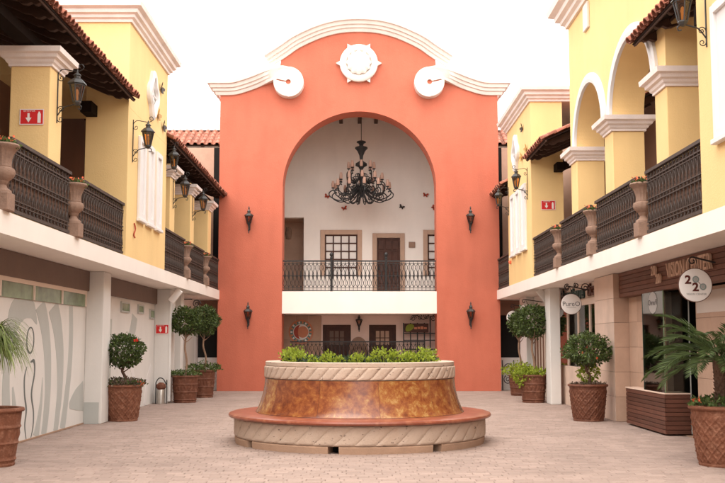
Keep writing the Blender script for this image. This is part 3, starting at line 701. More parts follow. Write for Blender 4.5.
# ------------------------------------------------------------------ LEFT WING
LW = thing('arcade_building', (-6.5, 19, 0), 'yellow two storey arcade building on the left with balcony, tiled eaves and white ground floor', 'building', None)
part('floor_slab', 'cream', LW, -9.5, -4.60, -14.0, 32.6, 3.0, 3.30)  # slab and walls run on unseen behind the viewer to block low sky light
part('ground_wall', 'greywall', LW, -5.75, -5.40, -14.0, 32.6, 0, 2.997)
bpart('skirting', 'plinth', LW, -5.40, -5.385, 5.0, 19.14, 0, 0.03, b=0.003)
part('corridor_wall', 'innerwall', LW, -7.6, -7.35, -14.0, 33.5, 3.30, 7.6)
for y0, y1 in ((9.2, 10.4), (12.0, 13.2), (15.9, 17.1), (19.6, 20.8), (23.0, 24.2), (27.0, 28.2)):
    dd = thing('door', (0, 0, 0), None, None); dd.parent = LW; dd.matrix_parent_inverse = wm(LW).inverted()
    part('door_leaf', 'doorwood', dd, -7.35, -7.30, y0, y1, 3.30, 5.7)
    mb = MB(); mb.box(-7.35, -7.27, y0 - 0.1, y0, 3.3, 5.8); mb.box(-7.35, -7.27, y1, y1 + 0.1, 3.3, 5.8); mb.box(-7.35, -7.273, y0, y1, 5.7, 5.8); mb.build('frame', 'wood', dd)
# projecting tower block
mb = MB(); mb.box(-5.45, -4.602, 19.0, 22.85, 3.30, 6.30); mb.box(-5.452, -4.60, 18.998, 22.852, 6.30, 8.02); mb.box(-7.34, -5.452, 18.998, 22.852, 6.95, 8.02); mb.build('tower_wall', 'yellow', LW)
MB().cornice(-7.6, -4.60, 19.0, 22.85, [(p, 8.02 + z) for p, z in COR]).build('tower_cornice', 'mould', LW)
shutters(LW, 1, -4.60, (19.88, 20.72, 21.56), 4.17, 5.90, 0.60)
medallion(LW, 1, -4.60, 21.05, 7.05)
column(LW, -5.37, -4.75, 14.61, 15.2, 6.13, 5.84)
for y0 in (24.15, 27.1, 30.3): column(LW, -5.35, -4.75, y0, y0 + 0.6, 6.1, 5.76)
column(LW, -5.37, -4.75, 11.0, 11.6, 6.13, 5.84)
part('wall_plate', 'beam', LW, -5.2, -4.95, 5.0, 15.15, 6.13, 6.28); part('beam_end', 'beam', LW, -5.44, -5.22, 18.55, 18.99, 6.08, 6.30); part('wall_plate', 'beam', LW, -5.25, -4.85, 22.86, 32.5, 6.05, 6.26)
tiled_roof(LW, (-4.40, 18.99, EZ), (0, -1, 0), (-1, 0, 0), 13.0, 3.1, SLOPE)
tiled_roof(LW, (-4.40, 32.3, EZ), (0, -1, 0), (-1, 0, 0), 9.44, 3.1, SLOPE)
part('parapet_wall', 'cream', LW, -7.9, -7.61, -14.0, 33.5, 3.3, 8.2)
mb = MB()
for y0 in (-13.0, -3.5): mb.box(-5.45, -4.60, y0, y0 + 3.85, 3.30, 8.02)
mb.build('unseen_tower_wall', 'yellow', LW)  # unseen blocks behind the viewer, added to hold back low sky light
# ground floor bays
for y0, y1 in ((6.0, 14.05), (14.05, 19.14),): bpart('shutter_box', 'panel', LW, -5.40, -5.33, y0 + 0.01, y1 - 0.01, 2.60, 2.995)
bpart('shutter_box', 'panel', LW, -5.40, -5.33, 19.71, 25.60, 2.60, 2.995)
def transoms(parent, xw, side, y0, y1, n, z0, z1, t_=0.06, pm='glassgreen'):
    c = xw + side * 0.05
    L_ = (y1 - y0 - t_) / n
    part('transom_beam', 'soffit', parent, min(xw, c), max(xw, c), y0, y1, z1, z1 + 0.07)
    for i in range(n + 1): part('transom_mullion', 'soffit', parent, min(xw, xw + side * .046), max(xw, xw + side * .046), y0 + L_ * i, y0 + L_ * i + t_, z0, z1)
    for i in range(n):
        wn = thing('window', (xw, y0 + L_ * i, z0), None, None); wn.parent = parent; wn.matrix_parent_inverse = wm(parent).inverted()
        a = xw + side * 0.004
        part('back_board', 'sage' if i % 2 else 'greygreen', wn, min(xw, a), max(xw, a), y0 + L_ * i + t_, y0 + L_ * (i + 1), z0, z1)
        part('pane', pm, wn, min(xw + side * .018, xw + side * .024), max(xw + side * .018, xw + side * .024), y0 + L_ * i + t_, y0 + L_ * (i + 1), z0, z1)
transoms(LW, -5.40, 1, 12.9, 19.05, 4, 2.29, 2.53)
for y0, y1, z0, z1 in ((21.9, 22.7, 2.28, 2.52), (23.6, 24.2, 2.30, 2.52), (24.95, 25.5, 2.20, 2.45)):
    wn = thing('window', (-5.4, y0, z0), None, None); wn.parent = LW; wn.matrix_parent_inverse = wm(LW).inverted()
    mb = MB(); f = 0.035; mb.box(-5.4, -5.36, y0, y0 + f, z0, z1); mb.box(-5.4, -5.36, y1 - f, y1, z0, z1); mb.box(-5.4, -5.363, y0 + f, y1 - f, z0, z0 + f); mb.box(-5.4, -5.363, y0 + f, y1 - f, z1 - f, z1); mb.build('frame', 'muralgrey', wn)
    part('pane', 'glassgreen', wn, -5.385, -5.38, y0 + f, y1 - f, z0 + f, z1 - f); part('back_board', 'leafdark', wn, -5.4, -5.395, y0 + f, y1 - f, z0 + f, z1 - f)
bpart('ground_pillar', 'greywall', LW, -5.40, -5.05, 19.15, 19.70, 0, 2.997, b=0.012)
part('pillar_skirt', 'muralgrey', LW, -5.395, -5.10, 19.143, 19.149, 0.0, 0.42)
bpart('ground_pillar', 'greywall', LW, -5.40, -5.02, 25.62, 26.5, 0, 2.997, b=0.012)
bpart('ground_pillar', 'greywall', LW, -5.40, -5.0, 27.3, 27.7, 0, 2.997, b=0.012)
part('painted_panel', 'greygreen', LW, -5.40, -5.38, 27.9, 31.8, 0.0, 2.7)
m_ = MB().tube([(-5.02 + 0.02, 25.66, 0.05), (-5.0, 25.66, 2.98)], 0.05, 10); m_.build('drainpipe', 'greywall', LW, smooth=True)
# end wall with dark doorway beside the arch
def end_wall(parent, x0, x1):
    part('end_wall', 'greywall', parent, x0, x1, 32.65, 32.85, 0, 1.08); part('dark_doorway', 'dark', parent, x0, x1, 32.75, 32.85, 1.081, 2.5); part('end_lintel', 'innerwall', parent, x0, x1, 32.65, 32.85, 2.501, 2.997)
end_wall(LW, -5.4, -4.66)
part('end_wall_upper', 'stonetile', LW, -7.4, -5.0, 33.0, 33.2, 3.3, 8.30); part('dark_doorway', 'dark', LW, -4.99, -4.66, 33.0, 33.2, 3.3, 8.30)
# mural on the near bay
def ribbon(pts, widths, xw, side, name, m, parent):
    mb = MB(); P = spline([(0, a, b) for a, b in pts], 6); n = len(P); W = []
    for i in range(n):
        t = i / (n - 1) * (len(widths) - 1); k = min(int(t), len(widths) - 2); W.append(widths[k] + (widths[k + 1] - widths[k]) * (t - k))
    lo = []
    for i, p in enumerate(P):
        t = (P[min(i + 1, n - 1)] - P[max(i - 1, 0)]).normalized(); nn = Vector((0, -t.z, t.y)) * W[i] / 2
        a, b = p + nn, p - nn
        a.z = min(max(a.z, 0.005), 2.28); b.z = min(max(b.z, 0.005), 2.28)
        lo.append([(xw, a.y, a.z), (xw + side * 0.004, a.y, a.z), (xw + side * 0.004, b.y, b.z), (xw, b.y, b.z)])
    mb.rings(lo, cap0=True, cap1=True); return mb.build(name, m, parent)
XM = -5.40
ribbon([(14.95, 0.0), (14.95, 0.5), (14.9, 1.0), (14.95, 1.5)], [0.42, 0.34, 0.3, 0.2], XM, 1, 'mural_band', 'muralgrey', LW)
ribbon([(15.0, 1.55), (15.15, 1.95), (15.5, 2.18), (15.95, 2.15), (16.25, 1.9)], [0.35, 0.5, 0.5, 0.35, 0.02], XM, 1, 'mural_band', 'muralgrey', LW)
ribbon([(16.35, 2.28), (16.65, 1.9), (16.85, 1.4), (16.92, 0.8), (16.85, 0.3), (16.75, 0.0)], [0.45, 0.42, 0.36, 0.3, 0.28, 0.25], XM, 1, 'mural_band', 'muralgrey', LW)
ribbon([(17.05, 2.28), (17.35, 1.9), (17.55, 1.4), (17.6, 0.8), (17.5, 0.3), (17.4, 0.0)], [0.5, 0.48, 0.42, 0.3, 0.26, 0.24], XM, 1, 'mural_band', 'muralgrey', LW)
ribbon([(18.15, 2.28), (18.2, 1.7), (18.15, 1.1), (17.95, 0.4), (17.8, 0.0)], [0.22, 0.24, 0.26, 0.28, 0.3], XM, 1, 'mural_band', 'muralgrey', LW)
ribbon([(16.62, 1.0), (16.58, 0.6), (16.45, 0.2), (16.35, 0.0)], [0.01, 0.12, 0.22, 0.3], XM, 1, 'mural_band', 'muralgrey', LW)
ribbon([(15.2, 0.9), (15.32, 0.5), (15.45, 0.1)], [0.05, 0.2, 0.35], XM, 1, 'mural_band', 'muralgrey', LW)
ribbon([(18.2, 0.42), (18.6, 0.5), (19.1, 0.55)], [0.1, 0.4, 0.6], XM, 1, 'mural_band', 'muralgrey', LW)
hd = [(15.95 + 0.17 * cos(a), 1.63 + 0.21 * sin(a)) for a in [2 * pi * k / 16 for k in range(17)]]
ribbon(hd, [0.045, 0.02, 0.05, 0.03, 0.045], XM, 1.2, 'mural_figure', 'muraldark', LW)
ribbon([(15.82, 1.20), (15.72, 1.02), (15.75, 0.75), (15.85, 0.5), (15.8, 0.25), (15.9, -0.0)], [0.015, 0.05, 0.05, 0.06, 0.04, 0.015], XM, 1.2, 'mural_figure', 'muraldark', LW)
ribbon([(15.98, 1.27), (16.16, 1.28), (16.2, 1.08), (16.08, 0.75), (16.2, 0.45), (16.2, 0.2), (16.08, -0.02)], [0.015, 0.07, 0.05, 0.06, 0.05, 0.04, 0.015], XM, 1.2, 'mural_figure', 'muraldark', LW)
# second bay mural
ribbon([(23.35, 2.26), (23.2, 1.95), (22.75, 1.6), (22.0, 1.32)], [0.55, 0.5, 0.32, 0.03], XM, 1, 'mural_band', 'muralgrey', LW)
ribbon([(22.9, 1.2), (23.4, 0.7), (23.8, 0.0)], [0.25, 0.22, 0.3], XM, 1, 'mural_band', 'white', LW)
ribbon([(25.3, 1.0), (24.9, 0.6), (24.6, 0.0)], [0.12, 0.25, 0.3], XM, 1, 'mural_band', 'white', LW)
part('narrow_door', 'greygreen', LW, -5.40, -5.375, 20.5, 21.1, 0.0, 2.1)

# ------------------------------------------------------------------ RIGHT WING
RW = thing('arcade_building', (6.5, 19, 0), 'yellow arcade building on the right with tall arched upper wall and shop fronts below', 'building', None)
part('floor_slab', 'cream', RW, 4.58, 9.5, -14.0, 32.6, 3.0, 3.30)  # extended unseen behind the viewer, with the corridor wall, to shut out low light
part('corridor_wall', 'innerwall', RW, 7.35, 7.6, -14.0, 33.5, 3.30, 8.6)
for y0, y1 in ((9.2, 10.4), (16.3, 17.5), (21.0, 22.2), (26.0, 27.2), (29.4, 30.6)):
    dd = thing('door', (0, 0, 0), None, None); dd.parent = RW; dd.matrix_parent_inverse = wm(RW).inverted()
    part('door_leaf', 'doorwood', dd, 7.30, 7.35, y0, y1, 3.30, 5.7)
    mb = MB(); mb.box(7.27, 7.35, y0 - 0.1, y0, 3.3, 5.8); mb.box(7.27, 7.35, y1, y1 + 0.1, 3.3, 5.8); mb.box(7.273, 7.35, y0, y1, 5.7, 5.8); mb.build('frame', 'wood', dd)
part('near_block_wall', 'yellow', RW, 4.58, 5.45, 8.9, 12.76, 3.30, 8.0); MB().cornice(4.58, 7.6, 8.9, 12.76, [(p, 8.0 + z) for p, z in COR]).build('near_block_cornice', 'mould', RW)
shutters(RW, -1, 4.58, (9.75, 10.6, 11.45), 4.17, 5.90, 0.68)
part('far_block_wall', 'yellow', RW, 4.60, 5.45, 25.45, 29.45, 3.30, 8.02); MB().cornice(4.60, 7.6, 25.45, 29.45, [(p, 8.02 + z) for p, z in COR]).build('far_block_cornice', 'mould', RW)
shutters(RW, -1, 4.60, (26.2, 27.15, 28.1), 4.17, 5.95, 0.68)
medallion(RW, -1, 4.60, 27.7, 7.05)
part('unseen_arcade_wall', 'yellow', RW, 4.75, 5.35, -8.0, 5.0, 5.8, 8.6); part('unseen_shop_wall', 'stonetile', RW, 5.5, 5.7, -14.0, 7.9, 0, 2.997)  # unseen walls added near the viewer to cut low-angle sky light
# arcade wall
sam = []
PIERS = ((14.62, 15.2), (17.8, 18.38), (20.75, 21.33))
def arcade(y):
    for (a0_, a1_), (b0_, b1_) in zip(PIERS, PIERS[1:]):
        if a1_ <= y <= b0_:
            h_ = (b0_ - a1_) / 2; c_ = (a1_ + b0_) / 2
            return 5.805 + 1.10 * sqrt(max(0, 1 - ((y - c_) / h_) ** 2))
    return 5.805
ys = [PIERS[0][0]]
for (a0_, a1_), (b0_, b1_) in zip(PIERS, PIERS[1:]): ys += [(a1_ + b0_) / 2 - (b0_ - a1_) / 2 * cos(pi * k / 40) for k in range(41)]
ys.append(PIERS[-1][1])
MB().strip([(y, arcade(y), 8.66) for y in ys], 4.75, 5.35, 'y').build('arcade_wall', 'yellow', RW)
for k, (a, b) in enumerate(PIERS): column(RW, 4.75, 5.35, a, b, 5.79, 5.53)
for (a0_, a1_), (b0_, b1_) in zip(PIERS, PIERS[1:]):
    h_ = (b0_ - a1_) / 2; c_ = (a1_ + b0_) / 2; mb = MB(); st_ = []
    for k in range(49):
        a = pi * k / 48
        pt = []
        for e, d_ in ((0.0, 0.0), (0.0, 0.06), (0.07, 0.075), (0.09, 0.045), (0.16, 0.06), (0.20, 0.05), (0.20, 0.0)):
            pt.append((4.75 - d_, c_ - (h_ + e * 1.15 - 0.01) * cos(a), 5.81 + (1.09 + e * 0.95) * sin(a)))
        st_.append(pt)
    mb.sweep(st_); mb.build('arch_moulding', 'white', RW, smooth=True)
MB().cornice(4.75, 7.6, 14.62, 21.33, [(p * 1.5, 8.66 + z * 1.35) for p, z in COR]).build('arcade_cornice', 'mould', RW)
part('arcade_back_wall', 'yellow', RW, 5.353, 7.34, 21.0, 21.32, 7.2, 8.655)
bpart('wall_plaque', 'mouldwhite', RW, 4.70, 4.75, 19.35, 19.75, 8.05, 8.6)
part('wall_plate', 'beam', RW, 4.85, 5.25, 5.0, 8.89, 6.1, 6.28); part('beam_end', 'beam', RW, 4.7, 4.95, 12.77, 13.2, 6.0, 6.28); part('beam_end', 'beam', RW, 5.2, 5.42, 25.0, 25.44, 6.1, 6.30)
tiled_roof(RW, (4.40, 12.78, EZ), (0, 1, 0), (1, 0, 0), 2.60, 0.36, SLOPE, courses=1); tiled_roof(RW, (4.73, 12.78, EZ + .147), (0, 1, 0), (1, 0, 0), 1.82, 2.6, SLOPE, first=0)
tiled_roof(RW, (4.40, 22.85, EZ), (0, 1, 0), (1, 0, 0), 2.58, 2.9, SLOPE)
tiled_roof(RW, (4.40, 29.47, EZ), (0, 1, 0), (1, 0, 0), 2.8, 2.9, SLOPE)
# shop fronts on the ground floor, right
part('shop_back_wall', 'stripebrown', RW, 7.0, 7.2, 5.0, 32.6, 0, 2.997)
part('shop_floor', 'plinth', RW, 5.6, 7.0, 5.0, 32.6, -0.006, 0.012)
# pillars
def tiled_pillar(x0, x1, y0, y1, m1, m2, nz):
    p = thing('ground_pillar', ((x0 + x1) / 2, (y0 + y1) / 2, 0), None, None); p.parent = RW; p.matrix_parent_inverse = wm(RW).inverted()
    part('core', 'mortar', p, x0 + 0.02, x1, y0 + 0.02, y1, 0, 2.997)
    hz = 2.99 / nz
    for j in range(nz):
        bpart('marble_tile', m1, p, x0, x0 + 0.02, y0 + 0.021, y1, j * hz + 0.003, (j + 1) * hz - 0.002, b=0.003)
        bpart('stone_tile', m2, p, x0 + 0.0, x1, y0, y0 + 0.02, j * hz + 0.003, (j + 1) * hz - 0.002, b=0.003)
tiled_pillar(5.20, 5.62, 19.70, 21.30, 'marbletile', 'stonetile', 6)
bpart('ground_pillar', 'greywall', RW, 4.95, 5.22, 25.05, 25.65, 0, 2.997, b=0.012)
# low marble wall and window of the shop behind the round white sign
for j in range(4):
    for i in range(2): bpart('marble_tile', 'marbletile', RW, 5.33, 5.36, 21.31 + j * 1.22, 21.31 + (j + 1) * 1.22 - 0.004, 0.0 + i * 0.5, 0.5 + i * 0.5 - 0.004, b=0.003)
part('low_wall_core', 'mortar', RW, 5.36, 5.5, 21.31, 26.2, 0, 1.0)
part('shop_window_lintel', 'soffit', RW, 5.36, 5.46, 21.31, 26.6, 2.48, 2.62); part('shop_lintel_wall', 'soffit', RW, 5.42, 5.5, 21.31, 26.6, 2.62, 2.995)
for i in range(5): part('window_mullion', 'marbletile', RW, 5.38, 5.44, 21.31 + i * 1.205, 21.38 + i * 1.205, 1.0, 2.48)
for i in range(4): part('window_pane', 'glass', RW, 5.405, 5.411, 21.385 + i * 1.205, 22.51 + i * 1.205, 1.0, 2.48)
part('shop_interior_wall', 'redwall', RW, 6.1, 6.2, 21.2, 23.0, 0, 2.99); part('shop_interior_wall', 'stripepale', RW, 6.3, 6.4, 23.0, 27.5, 0, 2.99)
# striped shutters further on
part('far_shop_wall', 'greywall', RW, 5.45, 5.7, 26.7, 32.6, 0, 2.997)
for i in range(14): bpart('stripe_slat', 'stripebrown' if i % 2 else 'stripepale', RW, 5.41, 5.45, 26.75 + i * 0.22, 26.75 + i * 0.22 + 0.21, 0.02, 2.45, b=0.005)
bpart('far_pilaster', 'greywall', RW, 5.2, 5.45, 30.0, 31.2, 0, 2.997)
end_wall(RW, 4.69, 5.45)
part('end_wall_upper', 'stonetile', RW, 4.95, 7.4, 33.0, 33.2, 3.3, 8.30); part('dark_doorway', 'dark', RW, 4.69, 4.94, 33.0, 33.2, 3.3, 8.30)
# optical shop: wood fascia, stone wall, glazed bay on a slatted box
for j in range(6): bpart('fascia_board', 'fascia', RW, 5.30, 5.34, 8.0, 19.65, 2.50 + j * 0.083, 2.50 + j * 0.083 + 0.078, b=0.006)
part('fascia_core', 'fascia', RW, 5.345, 5.5, 8.0, 19.65, 2.50, 2.997)
def tile_wall(x0, x1, y0, y1, z0, z1, ny, nz, m):
    part('wall_core', 'mortar', RW, x0 + 0.015, x1, y0, y1, z0, z1)
    ly, lz = (y1 - y0) / ny, (z1 - z0) / nz
    for i in range(ny):
        for j in range(nz): bpart('stone_tile', m, RW, x0, x0 + 0.015, y0 + i * ly + 0.002, y0 + (i + 1) * ly - 0.002, z0 + j * lz + 0.002, z0 + (j + 1) * lz - 0.002, b=0.003)
tile_wall(5.50, 5.62, 17.35, 19.69, 0.0, 2.5, 4, 5, 'stonetile')
tile_wall(5.70, 5.9, 11.0, 16.35, 0, 2.5, 8, 5, 'stonetile')
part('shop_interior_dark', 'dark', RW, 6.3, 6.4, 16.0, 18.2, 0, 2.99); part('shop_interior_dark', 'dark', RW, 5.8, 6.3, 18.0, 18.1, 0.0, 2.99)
bx = thing('slatted_bay', (5.45, 17.9, 0), None, None); bx.parent = RW; bx.matrix_parent_inverse = wm(RW).inverted()
part('box_core', 'wood', bx, 5.27, 5.49, 16.72, 19.1, 0.03, 0.70); part('box_end', 'wood', bx, 5.491, 5.69, 16.72, 17.34, 0.03, 0.70)
for j in range(9):
    z0 = 0.03 + j * 0.075
    bpart('slat', 'slat', bx, 5.245, 5.268, 16.70, 19.1, z0, z0 + 0.066, b=0.004); bpart('slat', 'slat', bx, 5.268, 5.69, 16.695, 16.718, z0, z0 + 0.066, b=0.004)
bpart('sill', 'marbletile', bx, 5.235, 5.495, 16.685, 19.12, 0.702, 0.728, b=0.006); bpart('sill_return', 'marbletile', bx, 5.497, 5.70, 16.688, 17.345, 0.702, 0.728, b=0.006)
part('side_pane', 'glass', bx, 5.262, 5.272, 16.715, 17.92, 0.73, 2.49); part('end_pane', 'glass', bx, 5.275, 5.69, 16.70, 16.71, 0.73, 2.49)
part('glass_edge', 'lettergreen', bx, 5.258, 5.276, 17.921, 17.935, 0.73, 2.49); part('corner_edge', 'glassgreen', bx, 5.258, 5.2745, 16.698, 16.7145, 0.73, 2.49); part('glass_edge', 'greygreen', bx, 5.692, 5.71, 16.70, 16.72, 0.03, 2.49)
part('reflection_band', 'pale_reflection', bx, 5.2735, 5.276, 16.73, 17.90, 2.10, 2.46)  # pale reflection painted as a flat strip on the glass
part('wall_reflection', 'pale_reflection', RW, 5.694, 5.699, 12.0, 16.30, 2.08, 2.44)  # the painted reflection strip carried on along the wall
# reflection of a round sign, painted as mirrored shapes on the bay glass
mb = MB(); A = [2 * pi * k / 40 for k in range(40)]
mb.rings([[(5.2585, 17.28 + r * 1.35 * cos(a), 2.30 + r * sin(a)) for a in A] for r in (0.20, 0.193)]); mb.build('reflected_ring', 'print', bx)
mb = MB(); mb.rings([[(5.2605 - dx, 17.28 + r * 1.35 * cos(a), 2.30 + r * sin(a)) for a in A] for r, dx in ((0.193, 0.0), (0.01, 0.0))], cap1=True); mb.build('reflected_disc', 'printgrey', bx)
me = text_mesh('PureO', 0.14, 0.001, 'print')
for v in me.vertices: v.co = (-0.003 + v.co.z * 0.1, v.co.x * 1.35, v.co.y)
o = link('reflected_text', me, bx, True); o.location = (5.2585, 17.28, 2.30)

# ------------------------------------------------------------------ rear side roofs (behind the arch, on both sides)
for x0, nm in ((-9.2, 'left'), (4.75, 'right')):
    tiled_roof(back, (x0, 34.6, 8.72), (1, 0, 0), (0, 1, 0), 4.45, 1.45, radians(30), first=5, pitch=0.26, courses=5)
    part('ridge_moulding', 'mould', back, x0, x0 + 4.45, 35.85, 36.0, 9.55, 9.82)

# ------------------------------------------------------------------ balcony railings of the wings
def side_railing(xr, y0, y1, label, group=None):
    t = thing('balcony_railing', (xr, (y0 + y1) / 2, 3.3), label, 'railing', group); H = 1.03
    for nm, zz, hh, ww in (('top_rail', H - 0.02, 0.025, 0.035), ('upper_rail', H - 0.14, 0.011, 0.014), ('upper_rail', H - 0.19, 0.008, 0.012), ('middle_rail', 0.50, 0.010, 0.014), ('middle_rail', 0.57, 0.010, 0.014), ('lower_rail', 0.21, 0.009, 0.012), ('lower_rail', 0.155, 0.009, 0.012), ('bottom_rail', 0.06, 0.022, 0.02)):
        part(nm, 'irondusty', t, xr - ww, xr + ww, y0, y1, 3.3 + zz - hh, 3.3 + zz + hh)
    xo = xr + (-0.035 if xr < 0 else 0.035)
    part('backing_panel', 'stripebrown', t, xo - 0.004, xo + 0.004, y0, y1, 3.3 + 0.09, 3.3 + H - 0.05)
    n = max(2, round((y1 - y0) / 0.155)); p = (y1 - y0) / n
    b = MB(); b.box(-0.009, 0.009, -0.009, 0.009, 0.08, H - 0.04)
    ring = lambda c, r, q=1.0: [(0, r * cos(2 * pi * k / 12), c + r * q * sin(2 * pi * k / 12)) for k in range(12)]
    for z, r, q in ((0.535, 0.026, 1.0), (H - 0.09, 0.036, 1.0), (0.11, 0.03, 1.0)): b.tube(ring(z, r, q), 0.007, 4, closed=True)
    for sg_ in (1, -1):
        b.tube(spline([(0, sg_ * 0.010, 0.60), (0, sg_ * 0.012, 0.66), (0, sg_ * p * 0.36, 0.74), (0, sg_ * p * 0.40, 0.79), (0, sg_ * p * 0.2, 0.83)], 3), 0.008, 4)
        b.tube(spline([(0, sg_ * p * 0.48, 0.225), (0, sg_ * p * 0.38, 0.29), (0, sg_ * 0.016, 0.36), (0, sg_ * 0.010, 0.42)], 3), 0.008, 4)
    b.box(-0.014, 0.014, -0.014, 0.014, 0.62, 0.66); b.box(-0.014, 0.014, -0.014, 0.014, 0.37, 0.40)
    me = b.mesh('baluster', M['irondusty'])
    for i in range(n):
        o = link('baluster', me, t); o.location = (0, y0 + p * (i + 0.5) - (y0 + y1) / 2, 0)
    return t
side_railing(-4.66, 12.72, 15.42, 'brown iron balcony railing on the left between the two nearest urns')
side_railing(-4.66, 15.95, 18.97, 'brown iron balcony railing on the left between an urn and the shuttered yellow wall')
side_railing(-4.66, 8.6, 12.28, 'brown iron balcony railing at the left edge, nearest the viewer')
side_railing(-4.66, 22.9, 25.70, 'brown iron balcony railing just beyond the shuttered yellow wall on the left')
side_railing(-4.66, 26.15, 28.95, 'brown iron balcony railing on the left between the two farthest urns')
side_railing(-4.66, 29.4, 32.0, 'brown iron balcony railing on the left ending at the coral wall')
side_railing(4.64, 12.80, 15.38, 'brown iron balcony railing on the right touching the nearest yellow wall')
side_railing(4.64, 15.86, 18.70, 'brown iron balcony railing on the right under the larger yellow arch')
side_railing(4.64, 19.16, 21.98, 'brown iron balcony railing on the right under the smaller yellow arch')
side_railing(4.64, 22.42, 25.42, 'brown iron balcony railing on the right below the red arrow sign')
side_railing(4.64, 29.5, 31.9, 'brown iron balcony railing on the right ending at the coral wall')

# ------------------------------------------------------------------ urns
def make_urn():
    u = thing('stone_urn', (0, 0, 0), '', 'urn')
    MB().bbox(-0.13, 0.13, -0.13, 0.13, 0, 0.24, 0.012).build('pedestal', 'urn', u)
    mb = MB().lathe([(0.0, 0.24), (0.125, 0.24), (0.12, 0.27), (0.07, 0.305), (0.052, 0.345), (0.075, 0.38), (0.085, 0.40)], 20); mb.build('foot', 'urn', u, smooth=True)
    fl = lambda a, i: 1 + (0.035 * cos(12 * a) if i in (2, 3, 4) else 0)
    MB().lathe([(0.085, 0.40), (0.10, 0.41), (0.145, 0.46), (0.162, 0.51), (0.15, 0.555), (0.115, 0.575), (0.118, 0.59)], 48, flute=fl).build('bulb', 'urn', u, smooth=True)
    fl2 = lambda a, i: 1 + (0.045 * cos(14 * a) if 1 <= i <= 4 else 0)
    MB().lathe([(0.112, 0.59), (0.105, 0.62), (0.112, 0.69), (0.135, 0.76), (0.165, 0.815), (0.20, 0.835), (0.212, 0.862), (0.195, 0.885), (0.15, 0.88), (0.13, 0.84), (0.0, 0.835)], 56, flute=fl2).build('bowl', 'urn', u, smooth=True)
    def samp():
        a = random.uniform(0, 2 * pi); r = 0.17 * sqrt(random.random()); return (r * cos(a), r * sin(a), 0.85 + random.random() * 0.10 * (1 - r / 0.25)), (cos(a) * 0.5, sin(a) * 0.5, 0.7)
    leaf_cloud(260, samp, 0.075).build('foliage', 'leafmid', u, kind='stuff')
    def samp2():
        a = random.uniform(0, 2 * pi); r = 0.18 * sqrt(random.random()); return (r * cos(a), r * sin(a), 0.90 + random.random() * 0.09), (0, 0, 1)
    leaf_cloud(34, samp2, 0.042, aspect=1.0).build('flowers', 'flowerorange', u, kind='stuff')
    return u
urn = make_urn()
for i, (x, y, l) in enumerate(((-4.66, 15.68, 'grey stone urn with orange flowers on the left balcony edge beside the yellow column'), (-4.66, 12.5, 'grey stone urn with red flowers cut by the left edge of the picture'),
                               (-4.66, 25.92, 'grey stone urn on the left balcony beyond the shuttered wall, nearer of two'), (-4.66, 29.17, 'grey stone urn on the left balcony closest to the coral wall'),
                               (4.64, 15.62, 'largest grey stone urn with trailing flowers on the right balcony edge'), (4.64, 18.93, 'middle grey stone urn of three on the right balcony'),
                               (4.64, 22.2, 'farthest grey stone urn on the right balcony below the red arrow sign'))):
    place(urn, i == 0, (x, y, 3.3), random.uniform(-.3, .3) * 0, l, 'stone urns along the balconies')

# ------------------------------------------------------------------ wall lanterns
def make_lantern():
    t = thing('wall_lantern', (0, 0, 0), '', 'lantern')       # wall at x=0, projecting to +x
    b = MB(); b.box(0.0, 0.014, -0.012, 0.012, 0.0, 0.88)
    b.tube(spline([(0.01, 0, 0.12), (0.10, 0, 0.24), (0.20, 0, 0.28), (0.31, 0, 0.30), (0.38, 0, 0.27), (0.37, 0, 0.22), (0.33, 0, 0.23)], 5), 0.010, 5)
    b.tube(spline([(0.01, 0, 0.80), (0.08, 0, 0.86), (0.22, 0, 0.84), (0.33, 0, 0.83), (0.41, 0, 0.88), (0.38, 0, 0.94), (0.33, 0, 0.92), (0.35, 0, 0.88)], 5), 0.008, 5)
    for c, r, a, tn in (((0.065, 0, 0.22), 0.055, pi, -1.3), ((0.06, 0, 0.06), 0.05, pi, 1.2), ((0.06, 0, 0.72), 0.05, pi, 1.2)): b.tube(scroll(c, r, 0.012, a, tn, 14), 0.007, 4)
    b.build('bracket', 'iron', t)
    cx_ = 0.31; n = 6
    hexl = lambda r, z: [(cx_ + .80 * r * cos(2 * pi * k / n + .5), .80 * r * sin(2 * pi * k / n + .5), z) for k in range(n)]
    m_ = MB().rings([hexl(0.19, 0.62), hexl(0.185, 0.635), hexl(0.12, 0.69), hexl(0.06, 0.72), hexl(0.06, 0.755), hexl(0.085, 0.76), hexl(0.05, 0.79), hexl(0.02, 0.81), hexl(0.012, 0.86)], cap0=True, cap1=True); m_.build('roof', 'lampcap', t)
    fr = MB()
    for k in range(n):
        a = hexl(0.075, 0.34)[k]; c = hexl(0.145, 0.61)[k]; fr.tube([a, c], 0.011, 4)
    fr.rings([hexl(0.03, 0.28), hexl(0.06, 0.30), hexl(0.085, 0.33), hexl(0.085, 0.35), hexl(0.05, 0.352)], cap0=True, cap1=True); fr.rings([hexl(0.155, 0.60), hexl(0.155, 0.622), hexl(0.12, 0.622), hexl(0.12, 0.60)], loop_around=True)
    fr.build('cage', 'lampcap', t)
    g_ = MB().rings([hexl(0.070, 0.352), hexl(0.137, 0.605)]); g_.build('glass', 'amber', t)
    MB().lathe([(0.0, 0.36), (0.022, 0.36), (0.022, 0.45), (0.03, 0.48), (0.02, 0.53), (0, 0.55)], 8, (cx_, 0, 0)).build('bulb', 'signwhite', t, smooth=True)
    return t
lan = make_lantern()
